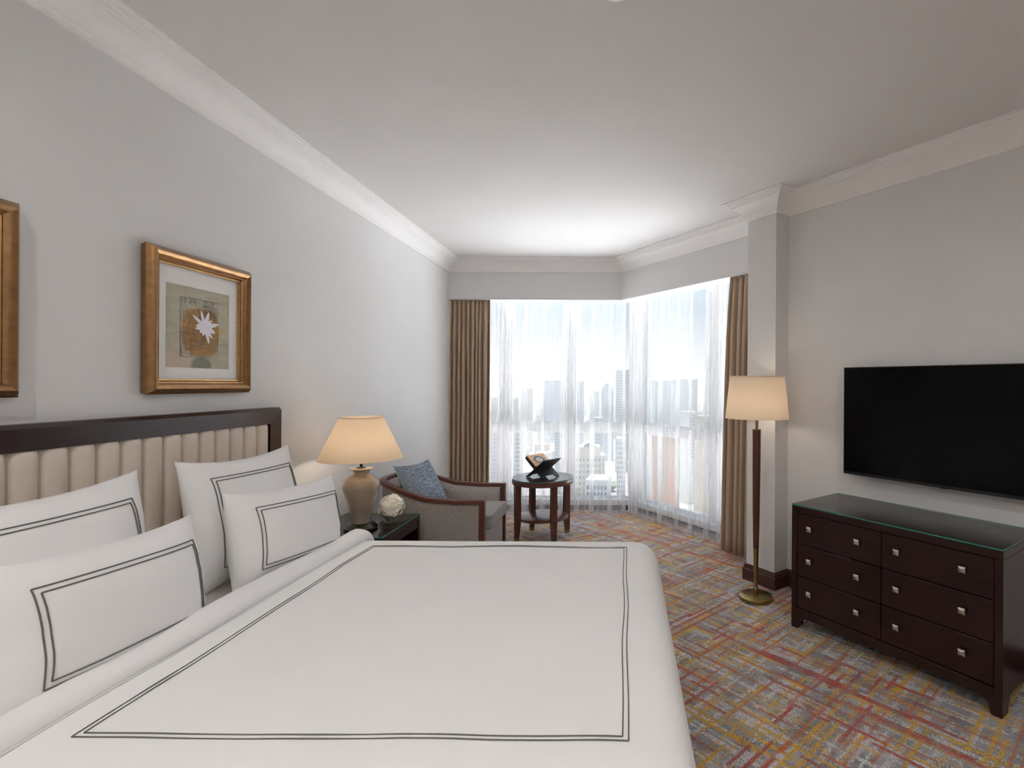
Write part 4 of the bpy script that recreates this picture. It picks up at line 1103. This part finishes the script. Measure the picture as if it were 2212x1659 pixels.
def wmesh(w, h):
    k = (round(w, 2), round(h, 2))
    if k not in winmesh:
        bm = bmesh.new(); add_box(bm, (-w / 2, -0.12, -h / 2), (w / 2, 0.12, h / 2)); me = bpy.data.meshes.new('window_panel'); bm.to_mesh(me); bm.free(); me.materials.append(M['far_window']); winmesh[k] = me
    return winmesh[k]
def building(name, label, az, dist, wpx, dep, top_el, mat, cols=0, floors=0, fh=3.4, single=False, rz=0.0, ww=0.5, wh=0.5, roof='flat', group=None, bands=False):
    """az: sideways slope x/y, top_el: slope of the roof line z/y, seen from the room"""
    w = wpx / 1100.0 * dist; zt_ = 1.42 + top_el * dist
    t = thing(name, label, 'building', (az * dist, dist, GZ), rz, group); H = zt_ - GZ
    box('walls', (-w / 2, 0, 0), (w / 2, dep, H), PL[mat], t)
    box('roof', (-w / 2 - 0.35, -0.35, H + (0.99 if roof == 'flat' else -0.02)), (w / 2 + 0.35, dep + 0.35, H + (1.08 if roof == 'flat' else 0.10)), M['roof_grey'], t)
    if roof == 'flat': box('parapet', (-w / 2 - 0.3, -0.3, H), (w / 2 + 0.3, dep + 0.3, H + 1.0), PL[mat], t)
    elif roof == 'stepped':
        box('upper_storey', (-w * 0.36, 1.0, H), (w * 0.36, dep - 1, H + 5.0), PL[mat], t)
        bm = bmesh.new(); n_ = 16
        a_ = [(w * 0.2 * math.cos(PI * k / n_), H + 5.0 + w * 0.14 * math.sin(PI * k / n_)) for k in range(n_ + 1)]
        f0 = [bm.verts.new((x_, 1.5, z_)) for x_, z_ in a_]; f1 = [bm.verts.new((x_, dep - 1.5, z_)) for x_, z_ in a_]
        bm.faces.new(f0); bm.faces.new(f1[::-1])
        for k in range(n_ + 1): bm.faces.new((f0[k], f1[k], f1[(k + 1) % (n_ + 1)], f0[(k + 1) % (n_ + 1)]))
        bm_obj('arched_roof', bm, M['roof_tan'], t)
        box('terrace', (-w * 0.37, 0.9, H + 4.98), (w * 0.37, dep - 0.9, H + 5.1), M['roof_tan'], t)
    elif roof == 'plant': box('plant_room', (-w * 0.2, dep * 0.3, H), (w * 0.25, dep * 0.7, H + 4.0), M['roof_grey'], t)
    if cols:
        cwid = w / cols; bm = None if single else bmesh.new()
        for r_ in range(floors):
            z_ = H - 2.4 - r_ * fh
            if z_ < 3: break
            if bands:
                add_box(bm, (-w / 2 * 0.98, -0.15, z_ - fh * wh / 2), (w / 2 * 0.98, 0.1, z_ + fh * wh / 2)); continue
            for c_ in range(cols):
                x_ = -w / 2 + (c_ + 0.5) * cwid
                if single:
                    o = bpy.data.objects.new('window', wmesh(cwid * ww, fh * wh)); C.objects.link(o); o.parent = t; o.location = (x_, 0, z_)
                else: add_box(bm, (x_ - cwid * ww / 2, -0.12, z_ - fh * wh / 2), (x_ + cwid * ww / 2, 0.12, z_ + fh * wh / 2))
        if not single:
            o = bm_obj('windows', bm, M['far_window'], t); o['kind'] = 'stuff'
    return t
A_ = lambda px: (px - 1350) / 1100.0
E_ = lambda py: (829 - py) / 1100.0
building('apartment_tower', 'cream apartment tower with arched roof seen behind the round table', A_(1275), 300, 66, 16, E_(985), 'cream', 8, 14, 3.4, True, 0.15, roof='stepped')
building('office_block', 'white office block with square window grid below the cream arched tower', A_(1290), 235, 46, 14, E_(1042), 'white', 6, 9, 3.2, True, -0.1, 0.6, 0.62)
building('apartment_tower', 'terracotta and white apartment block seen through the slanted window', A_(1428), 430, 40, 16, E_(940), 'terracotta', 5, 12, 3.3, True, 0.5, 0.45, 0.4)
building('apartment_tower', 'narrow terracotta block beside the wider terracotta apartment block', A_(1463), 440, 14, 14, E_(944), 'terracotta', 3, 12, 3.3, True, 0.5, 0.45, 0.4)
building('slab_tower', 'broad grey slab tower with fine window grid, nearer the window corner', A_(1432), 900, 40, 30, E_(822), 'grey', 14, 26, 3.6, False, 0.5)
building('slab_tower', 'broad grey slab tower with fine window grid, nearer the column', A_(1486), 950, 52, 30, E_(818), 'grey', 16, 26, 3.6, False, 0.5)
building('office_tower', 'blue grey tower with twin stepped crown in the hazy middle distance', A_(1312), 800, 26, 24, E_(838), 'blue', 7, 26, 3.7, False, 0, roof='stepped')
building('office_tower', 'pale green tower beside the window corner post', A_(1345), 700, 30, 24, E_(800), 'green', 8, 30, 3.7)
building('slim_tower', 'slim cream tower between the sheer folds by the taupe curtain', A_(1112), 620, 11, 9, E_(861), 'cream', 3, 24, 3.3)
building('slim_tower', 'slimmest cream tower close beside the taupe curtain edge', A_(1067), 640, 9, 9, E_(861), 'cream', 3, 24, 3.3)
building('office_block', 'grey banded office block under the slim cream tower', A_(1114), 420, 17, 14, E_(934), 'grey', 2, 12, 3.6, bands=True)
building('office_block', 'grey banded office block close to the taupe curtain', A_(1068), 430, 18, 14, E_(934), 'grey', 2, 12, 3.6, bands=True)
building('apartment_tower', 'pale sand apartment tower in front of the hills', A_(1136), 900, 22, 20, E_(840), 'sand', 6, 22, 3.5)
building('slab_block', 'wide blue grey slab block in front of the hills', A_(1195), 1050, 44, 26, E_(822), 'blue', 12, 18, 3.6)
building('office_tower', 'narrow blue tower right of the window mullion', A_(1253), 850, 14, 18, E_(824), 'blue', 4, 24, 3.7)
building('apartment_tower', 'white apartment tower with flat parapet between blue towers', A_(1284), 760, 20, 18, E_(846), 'white', 5, 22, 3.4)
building('apartment_block', 'white apartment block with square windows seen beside the lamp shade', A_(1500), 520, 26, 16, E_(890), 'white', 6, 14, 3.3, False, 0.5)
building('apartment_block', 'sand apartment block half behind the lamp shade', A_(1535), 480, 34, 16, E_(900), 'sand', 8, 14, 3.3, False, 0.5)
building('office_tower', 'tall pale grey tower beyond the taupe curtain by the column', A_(1558), 650, 26, 24, E_(770), 'grey', 7, 34, 3.7, False, 0.5)
building('apartment_tower', 'pale grey tower standing in front of the blue slab block', A_(1205), 560, 13, 14, E_(925), 'grey', 4, 16, 3.4)
building('apartment_tower', 'dusky blue tower just below the window transom', A_(1290), 520, 22, 18, E_(905), 'blue', 6, 18, 3.6)
building('apartment_tower', 'small white tower by the corner post below the transom', A_(1342), 360, 18, 14, E_(950), 'white', 4, 14, 3.4)
rn = random.Random(31); kinds = ['cream', 'white', 'sand', 'white', 'grey', 'cream', 'terracotta']
foot = [(c_.location.x, c_.location.y, 26.0) for c_ in C.objects if c_.get('category') == 'building']
def clear(x, y, r):
    if any(math.hypot(x - a, y - b_) < r + q for a, b_, q in foot): return False
    foot.append((x, y, r)); return True
for k in range(420):
    d = 330 * (8.5 ** rn.random()); az = rn.uniform(-0.30, 0.24)
    if not clear(az * d, d + 7, 17): continue
    hgt = rn.uniform(9, 30) * (1.0 if d < 900 else 1.5); el = (GZ + hgt - 1.42) / d
    if el < -0.30: continue
    building('low_house', 'low %s %s among the crowded roofs below' % ({'sand': 'sand coloured', 'terracotta': 'brick red'}.get(kinds[k % 7], kinds[k % 7]), ('house with a flat parapet', 'block with a rooftop plant room')[k % 2]), az, d, rn.uniform(12, 24) / d * 1100, rn.uniform(9, 18), el, kinds[k % 7], rn.randint(4, 7), 6, 3.2, False, rn.choice((0.0, 0.5, 0.25)), roof=('flat', 'plant')[k % 2], group='crowded low roofs below the window')
tm = []
for k in range(3):
    bm = bmesh.new(); bmesh.ops.create_icosphere(bm, subdivisions=3, radius=1.0)
    for v in bm.verts: v.co *= 1 + 0.3 * mnoise.fractal(v.co * 1.5 + Vector((k * 9, 0, 0)), 1.0, 2.0, 3)
    me = bpy.data.meshes.new('crown'); bm.to_mesh(me); bm.free(); me.materials.append(M['tree']); tm.append(me)
bm = bmesh.new(); add_box(bm, (-0.3, -0.3, 0), (0.3, 0.3, 5)); tk = bpy.data.meshes.new('trunk'); bm.to_mesh(tk); bm.free(); tk.materials.append(M['mahog'])
for k in range(110):
    d = 380 * (5 ** rn.random()); az = rn.uniform(-0.28, 0.22)
    if not clear(az * d, d, 5): continue
    t = thing('tree', 'small green street tree among the roofs below', 'tree', (az * d, d, GZ), 0, 'street trees in the city below')
    o = bpy.data.objects.new('crown', tm[k % 3]); C.objects.link(o); o.parent = t; r_ = rn.uniform(3, 6); o.scale = (r_, r_, r_ * 0.9); o.location = (0, 0, 4 + r_ * 0.6)
    o = bpy.data.objects.new('trunk', tk); C.objects.link(o); o.parent = t

# ------------------------------------------------------------------ dust haze lying over the city
hm_ = bpy.data.materials.new('dust_haze'); hm_.use_nodes = True; ht = hm_.node_tree; ht.nodes.clear()
ho = ht.nodes.new('ShaderNodeOutputMaterial'); vsn = ht.nodes.new('ShaderNodeVolumeScatter')
vsn.inputs['Color'].default_value = (0.97, 0.975, 1.0, 1); vsn.inputs['Density'].default_value = 0.00036; vsn.inputs['Anisotropy'].default_value = 0.68
ht.links.new(vsn.outputs[0], ho.inputs['Volume'])
hz = box('haze', (-6000, 70, GZ + 0.5), (6000, 6400, 45), hm_)
struct(hz)
